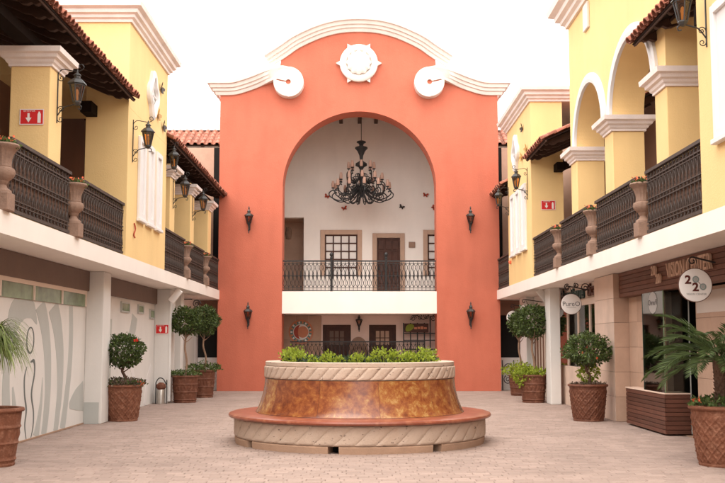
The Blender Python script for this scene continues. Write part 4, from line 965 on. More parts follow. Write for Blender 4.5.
LP = [((-4.75, 14.95, 5.03), 0, 'black wall lantern on the left yellow column above the red sign'),
      ((-4.60, 19.40, 5.24), 0, 'black wall lantern on the sunlit yellow wall beside the white shutters, left side'),
      ((-4.75, 22.95, 5.45), 0, 'black wall lantern just beyond the shuttered yellow wall on the left'),
      ((-4.75, 24.5, 5.0), 0, 'black wall lantern on the middle column of the left far arcade'),
      ((-4.75, 27.4, 5.05), 0, 'black wall lantern nearest the coral wall on the left far arcade'),
      ((4.58, 12.4, 5.46), pi, 'large black wall lantern on the nearest right yellow wall at the top edge'),
      ((4.60, 26.0, 5.45), pi, 'black wall lantern beside the white shutters on the right side'),
      ((4.60, 29.3, 5.45), pi, 'black wall lantern nearest the coral wall on the right side')]
for i, (p, rz, l) in enumerate(LP): place(lan, i == 0, p, rz, l, 'bracket lanterns on the side buildings')
def make_sconce():
    t = thing('wall_sconce', (0, 0, 0), '', 'sconce')           # wall at y=0, projecting to -y
    c = (0, -0.17, 0); n = 6
    hexl = lambda r, z: [(c[0] + r * cos(2 * pi * k / n), c[1] + r * sin(2 * pi * k / n), z) for k in range(n)]
    MB().lathe([(0, 0), (0.02, 0.01), (0.012, 0.05), (0.03, 0.10), (0.016, 0.14), (0.022, 0.22), (0.045, 0.29), (0.05, 0.31)], 10, c).build('stem', 'iron', t, smooth=True)
    b = MB().bbox(-0.035, 0.035, -0.02, 0.0, 0.12, 0.42, 0.006); b.tube(spline([(0, -0.01, 0.20), (0, -0.09, 0.16), (0, -0.16, 0.24)], 5), 0.012, 5); b.tube(scroll((0, -0.10, 0.27), 0.05, 0.01, 0, 1.2, 12, 'yz'), 0.008, 4); b.build('bracket', 'iron', t)
    fr = MB()
    for k in range(n): fr.tube([hexl(0.06, 0.33)[k], hexl(0.125, 0.58)[k]], 0.011, 4)
    fr.rings([hexl(0.05, 0.31), hexl(0.075, 0.33), hexl(0.05, 0.345)], cap0=True, cap1=True); fr.build('cage', 'iron', t)
    MB().rings([hexl(0.056, 0.345), hexl(0.117, 0.575)]).build('glass', 'amber', t)
    MB().rings([hexl(0.155, 0.575), hexl(0.15, 0.60), hexl(0.10, 0.65), hexl(0.05, 0.67), hexl(0.05, 0.72), hexl(0.065, 0.73), hexl(0.035, 0.77), hexl(0.015, 0.80), hexl(0.025, 0.84), hexl(0.008, 0.90)], cap0=True, cap1=True).build('roof', 'lampcap', t)
    return t
sc_ = make_sconce()
for i, (x, z, l) in enumerate(((-3.63, 5.18, 'black lantern sconce high on the coral wall left of the arch'), (-3.63, 2.02, 'black lantern sconce low on the coral wall left of the arch'), (3.71, 5.18, 'black lantern sconce high on the coral wall right of the arch'), (3.69, 2.02, 'black lantern sconce low on the coral wall right of the arch'))):
    place(sc_, i == 0, (x, AY, z), 0, l, 'lantern sconces on the coral wall')
s5 = copy_tree(sc_); s5.location = (0.02, LY, 1.95); s5.scale = (0.85, 0.85, 0.7); s5['label'] = 'small black sconce between the two doors of the lower porch'; s5['group'] = 'porch sconce'

# ------------------------------------------------------------------ chandelier
ch = thing('chandelier', (0.10, 34.0, 6.5), 'large tiered black iron chandelier with candle lamps hanging in the arch', 'chandelier')
C0 = (0.10, 34.0, 0)
MB().tube([(0.10, 34.0, 8.74), (0.10, 34.0, 10.0)], 0.014, 6).build('chain', 'iron', ch)
MB().lathe([(0, 8.76), (0.07, 8.76), (0.16, 8.73), (0.17, 8.69), (0.10, 8.66), (0.07, 8.6), (0.09, 8.56), (0.22, 8.52), (0.23, 8.48), (0.14, 8.38), (0.07, 8.22), (0.05, 8.05), (0.10, 8.0), (0.20, 7.94), (0.21, 7.86), (0.10, 7.80), (0.05, 7.7), (0.06, 7.5), (0.13, 7.42), (0.06, 7.3), (0.05, 7.12), (0.15, 7.05), (0.17, 6.98), (0.08, 6.9), (0.04, 6.8), (0.05, 6.74), (0, 6.7)], 16, C0).build('stem', 'iron', ch, smooth=True)
def arm_mesh(R, zc, zh, drop):
    b = MB()
    b.tube(spline([(0.08, 0, zh), (R * 0.35, 0, zh - drop * 0.7), (R * 0.70, 0, zh - drop), (R * 0.97, 0, zh - drop * 0.72), (R * 1.02, 0, zc - 0.16), (R * 0.9, 0, zc - 0.06), (R * 0.86, 0, zc - 0.10)], 5), 0.021, 5)
    b.tube(spline([(R * 0.9, 0, zc - 0.06), (R * 0.9, 0, zc + 0.0)], 2), 0.014, 5)
    b.tube(scroll((R * 0.62, 0, zh - drop * 0.62), 0.12, 0.02, -pi / 2, 1.3, 16), 0.016, 4)
    b.tube(scroll((R * 0.30, 0, zh + 0.02), 0.10, 0.02, -pi / 2, -1.3, 16), 0.014, 4)
    b.lathe([(0.0, 0.0), (0.05, 0.005), (0.065, 0.03), (0.055, 0.035), (0.0, 0.03)], 10, (R * 0.9, 0, zc))
    return b.mesh('arm', M['iron'], True)
CANDLE = MB().lathe([(0, 0), (0.022, 0), (0.022, 0.09), (0.01, 0.10), (0.016, 0.13), (0.004, 0.17)], 8).mesh('candle', M['signwhite'], True)
CHIM = MB().lathe([(0.045, 0.0), (0.060, 0.06), (0.056, 0.14), (0.040, 0.20), (0.042, 0.23)], 10).mesh('glass_chimney', M['chimney'], True)
for R, zc, zh, drop, n, ph in ((1.12, 7.02, 7.02, 0.42, 12, 0.1), (0.85, 7.30, 7.15, 0.34, 10, 0.35), (0.50, 7.72, 7.48, 0.22, 8, 0.0)):
    am = arm_mesh(R, zc, zh, drop)
    for k in range(n):
        a = 2 * pi * k / n + ph
        o = link('arm', am, ch); o.location = (0, 0, -6.5); o.rotation_euler = (0, 0, a)
        c_ = link('candle', CANDLE, o); c_.location = (R * 0.9, 0, zc + 0.03)
        c_ = link('glass_chimney', CHIM, o); c_.location = (R * 0.9, 0, zc + 0.035)
# low ring of loops under the lowest arms
lb = MB(); lb.tube(spline([(0.1, 0, 6.95), (0.34, 0, 6.72), (0.42, 0, 6.58), (0.32, 0, 6.51), (0.20, 0, 6.58), (0.12, 0, 6.80)], 5), 0.019, 5); lbm = lb.mesh('scroll_loop', M['iron'], True)
for k in range(8):
    o = link('scroll_loop', lbm, ch); o.location = (0, 0, -6.5); o.rotation_euler = (0, 0, 2 * pi * (k + .5) / 8)

# ------------------------------------------------------------------ fountain planter
F = thing('fountain', (FX, FY, 0), 'round tiered stone fountain planter with red marble bench and amber marble drum', 'fountain')
for k in range(8):
    a0_, a1_ = 2 * pi * k / 8 - pi / 2 - 0.19 + 0.04, 2 * pi * (k + 1) / 8 - pi / 2 - 0.19 - 0.04
    mb = MB(); loops = []
    for i in range(13):
        a = a0_ + (a1_ - a0_) * i / 12
        loops.append([(FX + r * cos(a), FY + r * sin(a), z) for r, z in ((1.7, -0.004), (2.02, -0.004), (2.03, 0.09), (2.02, 0.105), (1.7, 0.105))])
    mb.rings(loops, cap0=True, cap1=True); mb.build('plinth_block', 'plinth', F)
MB().lathe([(1.72, -0.003), (1.72, 0.11)], 48, (FX, FY, 0)).build('plinth_hollow_shade', 'dark', F)  # near-black sleeve paints the shaded hollow behind the plinth gaps
def carved(R, z0, z1, N, amp, shear, per, name, nv=12, topin=0.0):
    nu = N * per; mb = MB(); loops = []
    prof = [(R - 0.10, z0 - 0.002)]
    for j in range(nv + 1):
        v = j / nv; z = z0 + (z1 - z0) * v; L = []
        edge = min(1.0, min(v, 1 - v) / 0.12)
        s_ = shear * (0.5 - sin(math.asin(max(-1, min(1, 1 - 2 * v))) / 3))
        for k in range(nu):
            a = 2 * pi * k / nu; ph = a * N / (2 * pi) - s_; f_ = ph - math.floor(ph); d_ = abs(f_ - 0.5) * 2      # d_=1 at groove
            bul = amp * (1 - d_ ** 4) * 0.55 - amp * 0.9 * math.exp(-((1 - d_) / 0.075) ** 2) - amp * 0.35 * math.exp(-((d_ - 0.74) / 0.05) ** 2)
            r = R - 0.03 * (1 - sqrt(max(0, 1 - (1 - edge) ** 2))) * 1.0 + bul * (0.25 + 0.75 * edge)
            L.append((FX + r * cos(a), FY + r * sin(a), z))
        loops.append(L)
    mb.rings(loops)
    return mb.build(name, 'cantera', F, smooth=True)
carved(2.035, 0.105, 0.405, 42, 0.015, 1.45, 26, 'carved_bench_band', 18)
MB().lathe([(1.7, 0.107), (2.02, 0.106)], 96, (FX, FY, 0)).build('bench_underside', 'cantera', F)
MB().lathe([(2.02, 0.404), (2.09, 0.405), (2.125, 0.415), (2.135, 0.437), (2.125, 0.46), (2.095, 0.472), (1.55, 0.482)], 128, (FX, FY, 0)).build('bench_top', 'redmarble', F, smooth=True)
DR = [(1.70, 0.484), (1.685, 0.50), (1.655, 0.56), (1.615, 0.66), (1.58, 0.78), (1.56, 0.90), (1.55, 1.02), (1.45, 1.02)]
NP = 11
for k in range(NP):
    a0_ = -pi / 2 + 0.18 + 2 * pi * k / NP + 0.0008; a1_ = a0_ + 2 * pi / NP - 0.0016
    mb = MB().lathe(DR, 14, (FX, FY, 0), a0_, a1_); mb.build('marble_panel', 'onyx', F, smooth=True)
MB().lathe([(1.60, 0.484), (1.50, 0.8), (1.48, 1.03)], 64, (FX, FY, 0)).build('drum_core', 'plinth', F)
carved(1.555, 1.022, 1.225, 50, 0.016, 1.4, 20, 'carved_rim_band', 14)
MB().lathe([(1.50, 1.021), (1.555, 1.0215)], 64, (FX, FY, 0)).build('rim_underside', 'cantera', F)
MB().lathe([(1.53, 1.222), (1.545, 1.228), (1.545, 1.283), (1.53, 1.292), (1.33, 1.292), (1.32, 1.28), (1.32, 1.18)], 128, (FX, FY, 0)).build('rim_top', 'cantera', F, smooth=True)
MB().lathe([(1.33, 1.22), (0.02, 1.25)], 48, (FX, FY, 0)).build('soil', 'soil', F)
def mound(c, rx, h, n, size, m, name, label, cat, group):
    sm = ball_sampler(c, rx, h, lump=0.28, inner=0.5)
    def s2():
        while True:
            p, q = sm()
            if p[2] > c[2] - 0.03: return p, (q[0], q[1], q[2] + 0.5)
    t = thing(name, c, label, cat, group)
    leaf_cloud(n, s2, size, up=0.6).build('foliage', m, t)
    mb = MB()
    for k in range(5):
        a = 2 * pi * k / 5; mb.tube([(c[0], c[1], c[2] - 0.02), (c[0] + rx * .5 * cos(a), c[1] + rx * .5 * sin(a), c[2] + h * 0.6)], 0.008, 4, r2=0.004)
    mb.build('stem', 'trunkdark', t)
ORD = ('third', 'fourth', 'fifth', 'sixth', 'seventh', 'eighth', 'ninth', 'tenth', 'eleventh')
SHRUB = ['tallest bright lime shrub at the left of the fountain bowl'] + ['lime green shrub in the fountain bowl, %s from the left' % w_ for w_ in ORD] + ['lime green shrub in the fountain bowl, third from the right', 'lime green shrub in the fountain bowl, second from the right', 'lime green shrub at the right end of the fountain bowl', 'lime green shrub at the far left end of the fountain bowl']
for i, (a, r, rx, h) in enumerate(((-157, 1.16, 0.19, 0.29), (-141, 1.20, 0.15, 0.21), (-127, 1.21, 0.08, 0.11), (-114, 1.19, 0.16, 0.18), (-104, 1.22, 0.07, 0.10), (-92, 1.19, 0.14, 0.14), (-83, 1.22, 0.07, 0.09), (-74, 1.17, 0.17, 0.21), (-62, 1.20, 0.14, 0.19), (-51, 1.20, 0.15, 0.16), (-40, 1.18, 0.15, 0.18), (-26, 1.16, 0.19, 0.22), (-8, 1.13, 0.16, 0.19), (-173, 1.12, 0.15, 0.20))):
    a = radians(a); c = (FX + r * cos(a), FY + r * sin(a), 1.255)
    mound(c, rx, h, int(2600 * rx), 0.046, 'lime', 'lime_shrub', SHRUB[i], 'shrub', 'lime shrubs in the fountain bowl')
def gc():
    a = random.uniform(0, 2 * pi); r = 1.28 * sqrt(random.uniform(0.2, 1)); return (FX + r * cos(a), FY + r * sin(a), 1.25 + random.random() * 0.09), (0, 0, 1)
tag(leaf_cloud(3800, gc, 0.06).build('ground_cover', 'leafdark'), 'low dark green ground cover filling the fountain bowl', 'plants', kind='stuff')

# ------------------------------------------------------------------ pots and potted plants
def pot_mesh(t, rb, rt, h, style, m):
    NV, NU = 52, 176
    mb = MB(); loops = []
    for j in range(NV + 1):
        v = j / NV; L = []
        for k in range(NU):
            a = 2 * pi * k / NU; r = rb + (rt - rb) * (v ** 0.8)
            if style == 'diamond' and 0.06 < v < 0.9:
                u1 = (a * 16 / (2 * pi) + v * 4.2) % 1; u2 = (a * 16 / (2 * pi) - v * 4.2) % 1
                d1 = min(u1, 1 - u1); d2 = min(u2, 1 - u2)
                r += 0.014 * max(0, 1 - d1 / 0.14) + 0.014 * max(0, 1 - d2 / 0.14) + 0.014 * max(0, 1 - (abs(u1 - .5) + abs(u2 - .5)) / 0.30)
            elif style == 'band':
                for vc in (0.12, 0.42, 0.72): r += 0.016 * math.exp(-((v - vc) / 0.022) ** 2)
                if 0.46 < v < 0.68: r += 0.010 * sin(a * 22) * cos((v - .57) * 18)
            if v < 0.05: r += 0.01
            L.append((r * cos(a), r * sin(a), h * 0.93 * v))
        loops.append(L)
    mb.rings(loops, cap0=True); p = mb.build('pot', m, t, smooth=True, world=False)
    MB().lathe([(rt - 0.005, h * 0.925), (rt + 0.025, h * 0.93), (rt + 0.035, h * 0.955), (rt + 0.025, h * 0.99), (rt - 0.01, h), (rt - 0.04, h * 0.99), (rt - 0.045, h * 0.93)], 48).build('rim', m, p, smooth=True, world=False)
    MB().lathe([(rt - 0.04, h * 0.94), (0.005, h * 0.95)], 24).build('soil', 'soil', p, world=False)
def potted(loc, rb, rt, h, style, m, label, name='potted_tree', cat='potted tree', group=None):
    t = thing(name, loc, label, cat, group); pot_mesh(t, rb, rt, h, style, m); return t
def trunk(t, h0, h1, r, m='trunk', bend=0.04, branch=True, cr=0.3):
    P = spline([(0, 0, h0 - 0.05), (bend, bend * .5, h0 + (h1 - h0) * .35), (-bend * .6, -bend * .4, h0 + (h1 - h0) * .7), (0, 0, h1)], 5)
    mb = MB().tube(P, r, 8, r2=r * 0.8)
    if branch:
        for k in range(9):
            a = 2.4 * k; e = 0.35 + 0.35 * (k % 3) / 2
            q = P[-1] - Vector((0, 0, 0.05 * (k % 4)))
            mb.tube(spline([q, q + Vector((cos(a) * cr * .35, sin(a) * cr * .35, cr * e * .5)), q + Vector((cos(a) * cr * .75, sin(a) * cr * .75, cr * e * 1.3))], 3), r * 0.45, 5, r2=r * 0.15)
    mb.build('trunk', m, t, smooth=True, world=False)
def crown(t, z, r, rz, n, size, m='leaf', lump=0.13):
    leaf_cloud(n, ball_sampler((0, 0, z), r, rz, lump, 0.5), size).build('crown', m, t, world=False)
def under(t, h, r, n, size, m, hh=0.14, name='underplanting', over=1.15):
    def s():
        a = random.uniform(0, 2 * pi); q = r * over * sqrt(random.random()); return (q * cos(a), q * sin(a), h - 0.02 + random.random() * hh * (1.15 - 0.5 * q / r)), (cos(a) * .6, sin(a) * .6, .6)
    leaf_cloud(n, s, size, up=0.4).build(name, m, t, world=False, kind='stuff')
def blooms(t, pts, m='flower', r=0.035, name='flowers'):
    def mk():
        i = [0]
        def s():
            p = pts[i[0] % len(pts)]; i[0] += 1
            return (p[0] + random.gauss(0, r * .5), p[1] + random.gauss(0, r * .5), p[2] + random.gauss(0, r * .5)), (0, 0, 0.3)
        return s
    leaf_cloud(len(pts) * 14, mk(), r * 1.3, aspect=1.0).build(name, m, t, world=False, kind='stuff')
# left pots
t = potted((-4.82, 19.95, 0), 0.29, 0.375, 0.74, 'diamond', 'pot', 'ball topiary with red blooms in a lattice terracotta pot, nearest ball tree on the left')
trunk(t, 0.7, 1.14, 0.034, 'trunkdark', cr=0.32); crown(t, 1.43, 0.40, 0.33, 2300, 0.075, 'leaf', 0.10); under(t, 0.74, 0.38, 560, 0.065, 'purpleleaf', 0.15); under(t, 0.74, 0.38, 320, 0.06, 'leafmid', 0.14, 'trailing_leaves', 1.25)
blooms(t, [(-0.36, -0.16, 1.62), (-0.33, -0.2, 1.58), (0.30, -0.22, 1.62)]); blooms(t, [(0.36, -0.18, 0.80), (0.42, -0.1, 0.76)], 'flowerorange', 0.025, 'small_flowers')
t = potted((-4.62, 25.95, 0), 0.285, 0.345, 0.72, 'band', 'potdark', 'tall ball topiary in a brown pot, nearer of the pair by the left coral wall')
trunk(t, 0.7, 1.75, 0.030, 'trunk', 0.03, cr=0.32); crown(t, 2.15, 0.40, 0.36, 2300, 0.080, 'leaf'); under(t, 0.72, 0.36, 420, 0.07, 'leafmid', 0.16)
t = potted((-4.50, 28.3, 0), 0.26, 0.33, 0.80, 'band', 'potdark', 'tall ball topiary in a brown pot, farther of the pair by the left coral wall')
trunk(t, 0.78, 1.80, 0.030, 'trunk', 0.05, cr=0.32); crown(t, 2.22, 0.44, 0.40, 2300, 0.080, 'leaf'); under(t, 0.80, 0.38, 520, 0.08, 'leafmid', 0.24, over=1.35)
# strappy plant at left edge
t = potted((-4.80, 12.75, 0), 0.30, 0.385, 0.75, 'band', 'pot', 'brown terracotta pot with drooping grassy plant at the left edge', 'potted_plant', 'potted plant')
trunk(t, 0.72, 1.45, 0.05, 'trunkdark', 0.03, False)
mb = MB(); rr = random.Random(5)
for k in range(620):
    a = rr.uniform(0, 2 * pi); L_ = rr.uniform(0.40, 0.78); z0 = rr.uniform(1.45, 1.75); s0 = Vector((-sin(a), cos(a), 0)) * 0.013
    el = rr.uniform(0.2, 1.2); pts = []; p = Vector((0.03 * cos(a), 0.03 * sin(a), z0)); dv = Vector((cos(a) * cos(el), sin(a) * cos(el), sin(el)))
    for i in range(8):
        pts.append(p.copy()); p = p + dv * (L_ / 7); dv = (dv + Vector((0, 0, -0.42))).normalized()
    vs2 = []
    for i, q in enumerate(pts):
        ww = s0 * (1 - i / 7.5); vs2 += [tuple(q + ww), tuple(q - ww)]
    mb.add(vs2, [(2 * i, 2 * i + 1, 2 * i + 3, 2 * i + 2) for i in range(7)])
mb.build('leaves', 'strap', t, world=False)
# right pots
t = potted((4.70, 19.95, 0), 0.29, 0.375, 0.75, 'diamond', 'potdark', 'spreading ball topiary in a dark lattice pot, nearest ball tree on the right')
trunk(t, 0.72, 1.18, 0.034, 'trunkdark', 0.05, cr=0.38); crown(t, 1.43, 0.47, 0.31, 2500, 0.075, 'leaf', 0.16)
leaf_cloud(420, ball_sampler((0.06, 0.22, 0.98), 0.2, 0.26, 0.25), 0.075).build('lime_shoots', 'lime', t, world=False, kind='stuff'); under(t, 0.75, 0.33, 160, 0.05, 'purpleleaf', 0.06)
blooms(t, [(0.10, -0.42, 1.28), (-0.2, -0.44, 1.38)], 'flowerorange', 0.02)
t = potted((4.66, 25.95, 0), 0.285, 0.345, 0.74, 'band', 'potdark', 'tall ball topiary in a brown pot with lime foliage, nearer of the right pair')
trunk(t, 0.7, 1.70, 0.034, 'trunk', 0.04, cr=0.36); crown(t, 2.15, 0.47, 0.44, 2700, 0.085, 'leaf', 0.12); under(t, 0.74, 0.34, 420, 0.08, 'lime', 0.2)
leaf_cloud(520, ball_sampler((-0.30, -0.08, 0.70), 0.27, 0.24, 0.25), 0.085).build('trailing_lime_leaves', 'lime', t, world=False)
t = potted((4.86, 29.3, 0), 0.26, 0.33, 0.62, 'band', 'potdark', 'tall ball topiary in a low brown pot with lime foliage, farther of the right pair')
trunk(t, 0.6, 1.72, 0.032, 'trunk', 0.04, cr=0.36); crown(t, 2.16, 0.30, 0.34, 1600, 0.085, 'leaf', 0.14); under(t, 0.62, 0.42, 620, 0.09, 'lime', 0.42, over=1.3)
# date palm
t = potted((4.77, 12.78, 0), 0.305, 0.40, 0.78, 'diamond', 'pot', 'small date palm in a large lattice terracotta pot at the right edge', 'potted_palm', 'palm')
mb = MB(); P = [(0, 0, 0.72), (0.0, 0, 0.9), (-0.01, 0, 1.1), (-0.02, 0, 1.26), (-0.02, 0, 1.36)]; mb.tube(spline(P, 4), 0.075, 10, r2=0.09)
for k in range(90):
    a = 2.399 * k; z = 0.78 + 0.56 * k / 90; r = 0.08
    p = Vector((r * cos(a), r * sin(a), z)); mb.add([p + Vector((-sin(a) * .025, cos(a) * .025, -0.02)), p + Vector((sin(a) * .025, -cos(a) * .025, -0.02)), p + Vector((cos(a) * .035, sin(a) * .035, 0.035)), p + Vector((0, 0, 0.03))], [(0, 1, 2), (0, 2, 3), (1, 3, 2)])
mb.build('trunk', 'trunkdark', t, world=False)
rr = random.Random(11)
def frond(a, el, L_, t):
    mb = MB(); p = Vector((-0.02, 0, 1.34)); dv = Vector((cos(a) * cos(el), sin(a) * cos(el), sin(el))); n = 22; pts = []
    for i in range(n + 1):
        pts.append(p.copy()); p = p + dv * (L_ / n); dv = (dv + Vector((0, 0, -0.03 - 0.06 * i / n))).normalized()
    mb.tube(pts, 0.010, 4, r2=0.003)
    side = Vector((-sin(a), cos(a), 0))
    for i in range(4, n + 1):
        for s_ in (1, -1):
            for q in (0, 0.5):
                b0 = pts[i] if q == 0 or i == n else pts[i].lerp(pts[i + 1], q)
                tv = (pts[min(i + 1, n)] - pts[i - 1]).normalized()
                ll = 0.27 * L_ * (0.45 + 0.55 * sin(pi * min(1, (i - 2) / n * 1.05))) * rr.uniform(.85, 1.1)
                dv2 = (tv * 0.85 + side * s_ * 0.75 + Vector((0, 0, 0.12 + rr.uniform(-.12, .12)))).normalized()
                e1 = b0 + dv2 * ll * .55; e2 = b0 + dv2 * ll + Vector((0, 0, -0.10 * ll)); wv = tv.cross(dv2).cross(dv2).normalized() * 0.0055
                mb.add([b0, e1 + wv, e2, e1 - wv], [(0, 1, 2), (0, 2, 3)])
    mb.build('frond', 'palm', t, world=False)
for k in range(40):
    frond(2.399 * k + rr.uniform(-.2, .2), 1.02 - 0.95 * k / 40 + rr.uniform(-.1, .1), rr.uniform(0.72, 1.02), t)
under(t, 0.78, 0.38, 480, 0.065, 'leafmid', 0.13, over=1.1)
blooms(t, [(-0.36, -0.14, 0.85), (-0.38, -0.02, 0.84)], 'flowerorange', 0.02)

# ------------------------------------------------------------------ signs
def ring_arm(t, c, top, wall, m='iron'):
    mb = MB(); mb.tube([wall, (top[0], top[1], top[2])], 0.014, 5); mb.tube(scroll((top[0] - 0.0, top[1], top[2] - 0.06), 0.06, 0.02, pi / 2, 0.9, 14), 0.011, 4)
    mb.tube([(top[0] + 0.05, top[1], top[2] - 0.02), (c[0] + 0.05, c[1], c[2] + 0.2)], 0.006, 4); mb.build('bracket', m, t)
def round_sign(c, r, label, arm_top, arm_wall, grp='round hanging shop signs'):
    t = thing('round_sign', c, label, 'sign', grp)
    mb = MB(); n = 48
    mb.rings([[(c[0] + q * cos(2 * pi * k / n), c[1] + yy, c[2] + q * sin(2 * pi * k / n)) for k in range(n)] for q, yy in ((r - .006, 0.016), (r, 0.012), (r, -0.012), (r - .006, -0.016))], cap0=True, cap1=True); mb.build('disc', 'signwhite', t)
    mb = MB(); mb.rings([[(c[0] + q * cos(2 * pi * k / n), c[1] + yy, c[2] + q * sin(2 * pi * k / n)) for k in range(n)] for q, yy in ((r + .001, -0.014), (r + .008, -0.014), (r + .008, 0.014), (r + .001, 0.014))], loop_around=True); mb.build('rim', 'letterbrown', t)
    ring_arm(t, c, arm_top, arm_wall); return t
def put_text(t, c, dx, dz, body, size, m, sx=1.0, bold=0.0):
    me = text_mesh(body, size, 0.0015, m, bold)
    for v in me.vertices: v.co = (v.co.x * sx, -v.co.z, v.co.y)
    o = link('lettering', me, t); o.location = (dx, -0.0185, dz); return o
c = (4.99, 14.3, 2.44); t = round_sign(c, 0.245, 'round white sign with two maroon figure twos and spectacle rings above the palm', (4.96, 14.3, 2.86), (5.44, 14.3, 2.74))
put_text(t, c, -0.11, 0.075, '2', 0.17, 'printbrown', 1.1, 0.006); put_text(t, c, 0.0, -0.035, '2', 0.17, 'printbrown', 1.1, 0.006); put_text(t, c, 0.01, -0.135, 'VISION CENTER', 0.042, 'printgrey')
for dx, dz in ((0.005, 0.085), (0.11, -0.025)):
    for r0, r1, m in ((0.052, 0.042, 'printgrey'), (0.032, 0.001, 'printgrey'), (0.042, 0.034, 'teal')):
        mb = MB(); mb.rings([[(dx + q * cos(a), -0.0195, dz + q * sin(a)) for a in [2 * pi * k / 28 for k in range(28)]] for q in (r0, r1)]); mb.build('spectacle_ring', m, t, world=False)
MB().tube([(0.04, -0.019, 0.05), (0.075, -0.019, 0.01)], 0.004, 4).build('spectacle_bridge', 'printbrown', t, world=False)
c = (4.95, 22.5, 2.48); t = round_sign(c, 0.235, 'round white sign reading PureO under the right balcony', (4.87, 22.5, 2.90), (5.42, 22.5, 2.80))
put_text(t, c, 0.0, 0.0, 'PureO', 0.155, 'print', 1.0, -0.001); MB().box(-0.11, 0.11, -0.0195, -0.0165, -0.083, -0.074).build('small_print', 'printgrey', t, world=False)
# scroll ironwork on that bracket
mb = MB()
for c_, r, a, tn in (((5.28, 22.5, 2.86), 0.11, 0, 1.5), ((5.08, 22.5, 2.92), 0.06, 2, 1.4), ((4.86, 22.5, 2.88), 0.07, 1, 1.4)): mb.tube(scroll(c_, r, 0.02, a, tn), 0.012, 4)
mb.build('scrollwork', 'iron', t)
c = (4.88, 30.5, 2.37); t = round_sign(c, 0.215, 'round white sign closest to the coral wall on the right', (4.86, 30.5, 2.78), (5.2, 30.5, 2.70)); put_text(t, c, -0.02, 0.02, 'Noe', 0.19, 'lettergreen', 0.9, 0.006)
c = (4.97, 28.6, 2.50); t = round_sign(c, 0.22, 'round white sign half hidden by the tall ball tree on the right', (4.9, 28.6, 2.86), (5.45, 28.6, 2.78))
# fascia lettering (faces the courtyard, reads towards the viewer)
ft = thing('shop_lettering', (5.29, 16, 2.75), 'raised tan letters reading VISION CENTER on the wooden fascia', 'lettering')
def wall_text(t, body, size, m, loc, sx, depth=0.02, bold=0.003):
    me = text_mesh(body, size, depth, m, bold)
    for v in me.vertices: v.co = (-v.co.z, -v.co.x * sx, v.co.y)
    o = link('lettering', me, t, True); o.location = loc; return o
wall_text(ft, 'VISION CENTER', 0.34, 'letter', (5.272, 15.42, 2.80), 0.86)
for z, y in ((2.86, 17.20), (2.70, 16.95)): wall_text(ft, '20', 0.23, 'letter', (5.272, y, z), 1.1)
gl = thing('shop_lettering', (5.4, 23, 2.75), 'dark green and brown letters above the window behind the PureO sign', 'lettering')
wall_text(gl, 'Boutique', 0.42, 'lettergreen', (5.395, 24.4, 2.79), 1.75, 0.02, 0.012); wall_text(gl, 'tica', 0.42, 'letterbrown', (5.395, 22.3, 2.81), 1.5, 0.02, 0.01)
# red arrow signs
def red_sign(x, y, z, w_, h_, label):
    t = thing('exit_arrow_sign', (x, y, z), label, 'sign', 'red arrow signs')
    MB().bbox(-w_ / 2, w_ / 2, -0.012, 0, -h_ / 2, h_ / 2, 0.003).build('plate', 'red', t, world=False)
    e = 0.012
    m_ = MB()
    for a in ((-w_ / 2, w_ / 2, h_ / 2 - e, h_ / 2), (-w_ / 2, w_ / 2, -h_ / 2, -h_ / 2 + e), (-w_ / 2, -w_ / 2 + e, -h_ / 2 + e, h_ / 2 - e), (w_ / 2 - e, w_ / 2, -h_ / 2 + e, h_ / 2 - e)): m_.box(a[0], a[1], -0.0155, -0.0122, a[2], a[3])
    m_.build('border', 'signwhite', t, world=False)
    m_ = MB(); s_ = h_; ax = -w_ * 0.13
    q = [(-0.07, 0.24), (0.07, 0.24), (0.07, -0.05), (0.19, -0.05), (0, -0.36), (-0.19, -0.05), (-0.07, -0.05)]
    m_.add([(ax + a * s_, -0.0158, b * s_) for a, b in q], [tuple(range(7))]); m_.build('arrow', 'signwhite', t, world=False)
    m_ = MB(); ex = w_ * 0.31
    m_.rings([[(ex + a * s_, yy, b * s_) for a, b in ((-0.10, -0.38), (0.10, -0.38), (0.10, 0.18), (0.05, 0.26), (0.05, 0.33), (-0.05, 0.33), (-0.05, 0.26), (-0.10, 0.18))] for yy in (-0.0122, -0.0158)], cap1=True); m_.build('extinguisher_symbol', 'signwhite', t, world=False)
    me = text_mesh('EXTINTOR', h_ * 0.15, 0.0005, 'signwhite')
    for v in me.vertices: v.co = (v.co.x, -v.co.z, v.co.y)
    o = link('lettering', me, t); o.location = (-w_ * .1, -0.0165, h_ * 0.37)
red_sign(-5.02, 14.607, 5.045, 0.37, 0.245, 'red and white arrow sign on the left yellow column')
red_sign(5.04, 25.447, 5.22, 0.38, 0.25, 'red and white arrow sign on the right upper yellow wall')
red_sign(-5.19, 25.615, 1.94, 0.35, 0.25, 'red and white arrow sign on the left ground floor pillar')

# ------------------------------------------------------------------ small things
# flood lights under the slabs
def flood(x, y, z, rz, label):
    t = thing('flood_light', (x, y, z), label, 'light', 'flood lights under the balconies')
    m_ = MB().bbox(-0.09, 0.09, -0.05, 0.05, -0.20, 0.20, 0.012); m_.xf(Matrix.Rotation(rz, 4, 'Y')); m_.build('housing', 'signwhite', t, world=False)
    m_ = MB().box(-0.012, 0.012, 0.0, 0.02, 0.05, 3.0 - z); m_.build('mount', 'greywall', t, world=False)
flood(-4.78, 25.2, 2.80, radians(38), 'white tilted flood light under the left balcony')
flood(4.95, 25.9, 2.84, radians(-38), 'white tilted flood light under the right balcony')
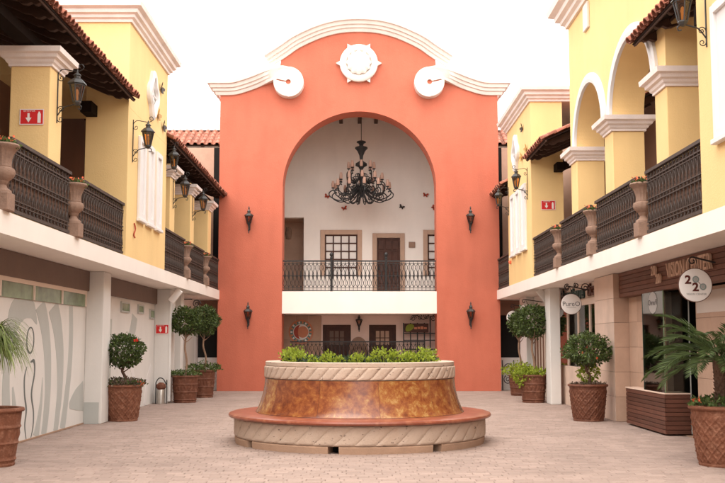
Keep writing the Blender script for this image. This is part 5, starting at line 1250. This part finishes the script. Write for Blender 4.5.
# small bin with metal body at left
t = thing('ash_bin', (-5.14, 25.35, 0), 'small steel bin with brown round top beside the left pillar', 'bin')
MB().lathe([(0, 0), (0.10, 0), (0.10, 0.36), (0.095, 0.37), (0, 0.37)], 16).build('body', 'chrome', t, smooth=True, world=False)
MB().lathe([(0.085, 0.37), (0.13, 0.42), (0.12, 0.50), (0.05, 0.55), (0, 0.55)], 16).build('top', 'potdark', t, smooth=True, world=False)
MB().tube([(-0.14, 0.02, 0.0), (-0.14, 0.02, 0.55)], 0.014, 5).tube([(0.14, 0.02, 0.0), (0.14, 0.02, 0.62)], 0.014, 5).tube(spline([(-0.14, 0.02, 0.55), (-0.06, 0.02, 0.66), (0.05, 0.02, 0.64), (0.13, 0.02, 0.5)], 5), 0.014, 5).build('stand', 'iron', t, world=False)
# iron scrolls under left slab near the coral wall
tag(MB().tube(scroll((-4.78, 28.5, 2.72), 0.13, 0.02, 0, 1.6), 0.014, 4).tube([(-4.9, 28.5, 2.86), (-5.4, 28.5, 2.86)], 0.014, 4).build('iron_bracket', 'iron'), 'black scrolled iron bracket under the left balcony near the coral wall', 'bracket')
tag(MB().tube(scroll((4.98, 32.4, 0.75), 0.15, 0.02, 0, 1.7), 0.014, 4).tube(scroll((4.98, 32.4, 0.35), 0.15, 0.02, 2, 1.7), 0.014, 4).tube([(4.8, 32.4, 0.0), (4.8, 32.4, 1.0)], 0.016, 4).tube([(5.18, 32.4, 0.0), (5.18, 32.4, 1.0)], 0.016, 4).build('scroll_gate', 'iron'), 'low black scrolled iron gate beside the right end of the coral wall', 'gate')
# ceramic butterflies on the walls
def butterfly(loc, size, m1, m2, rz, tilt, label, grp):
    t = thing('butterfly_ornament', loc, label, 'ornament', grp, rz)    # wall at y=0, facing -y
    for s_ in (1, -1):
        w_ = MB(); q = [(0, 0.0), (0.25, 0.42), (0.6, 0.45), (0.62, 0.15), (0.38, -0.02), (0.48, -0.32), (0.25, -0.40), (0.02, -0.12)]
        P = [(s_ * a * size, -0.02 - a * size * 0.45, b * size) for a, b in q]
        w_.rings([P, [(a, b + 0.012, c_) for a, b, c_ in P]], cap0=True, cap1=True); w_.xf(Matrix.Rotation(tilt, 4, 'Y')); w_.build('wing', m1, t, world=False)
    b_ = MB().lathe([(0, -0.32), (0.05, -0.25), (0.06, 0.1), (0.045, 0.28), (0, 0.36)], 8); b_.v = [(x * size, y_ * size - 0.03, z * size) for x, y_, z in b_.v]; b_.xf(Matrix.Rotation(tilt, 4, 'Y')); b_.build('body', m2, t, smooth=True, world=False)
for x, z, m1, tilt, l in ((-1.18, 7.05, 'ornred', 0.4, 'red butterfly ornament on the porch wall left of the chandelier'), (-0.53, 6.60, 'ornred', -0.3, 'red butterfly ornament below the chandelier on the porch wall'), (1.62, 6.65, 'orndark', 0.5, 'dark green butterfly ornament right of the chandelier on the porch wall'), (2.52, 7.10, 'ornred', 0.2, 'red and gold butterfly ornament near the right jamb of the arch'), (2.82, 6.62, 'ornred', 0.9, 'small red butterfly ornament at the right jamb of the arch')):
    butterfly((x, BY, z), 0.17, m1, 'orndark', 0, tilt, l, 'butterflies on the porch wall')
for y, z, m1, l in ((22.0, 7.45, 'orndark', 'dark butterfly ornament right of the white medallion, topmost on the left wall'), (21.7, 6.75, 'ornwing', 'amber butterfly ornament below the white medallion on the left wall'), (22.3, 6.62, 'orndark', 'dark butterfly ornament lowest right of the white medallion on the left wall')):
    butterfly((-4.60, y, z), 0.22, m1, 'orndark', pi / 2, 0.4, l, 'butterflies on the left wall')
for y, z, m1, l in ((26.6, 7.55, 'orndark', 'dark butterfly ornament above the white medallion on the right wall'), (26.75, 6.75, 'ornwing', 'amber butterfly ornament beside the white medallion on the right wall'), (26.0, 6.85, 'ornwing', 'amber butterfly ornament next to the right tiled eave')):
    butterfly((4.60, y, z), 0.20, m1, 'orndark', -pi / 2, -0.4, l, 'butterflies on the right wall')
tag(MB().tube(spline([(-4.585, 19.62, 4.02), (-4.57, 19.66, 3.9), (-4.585, 19.6, 3.78), (-4.57, 19.64, 3.72)], 5), 0.016, 6).build('chilli_string', 'ornred', smooth=True), 'small red hanging ornament low on the left yellow wall below the shutters', 'ornament')
tag(MB().lathe([(0, -0.07), (0.05, -0.04), (0.06, 0.02), (0.03, 0.06), (0, 0.07)], 8, (4.575, 29.0, 4.0)).build('wall_ornament', 'flowerorange', smooth=True), 'small orange ornament low on the right yellow wall beside the shutters', 'ornament')
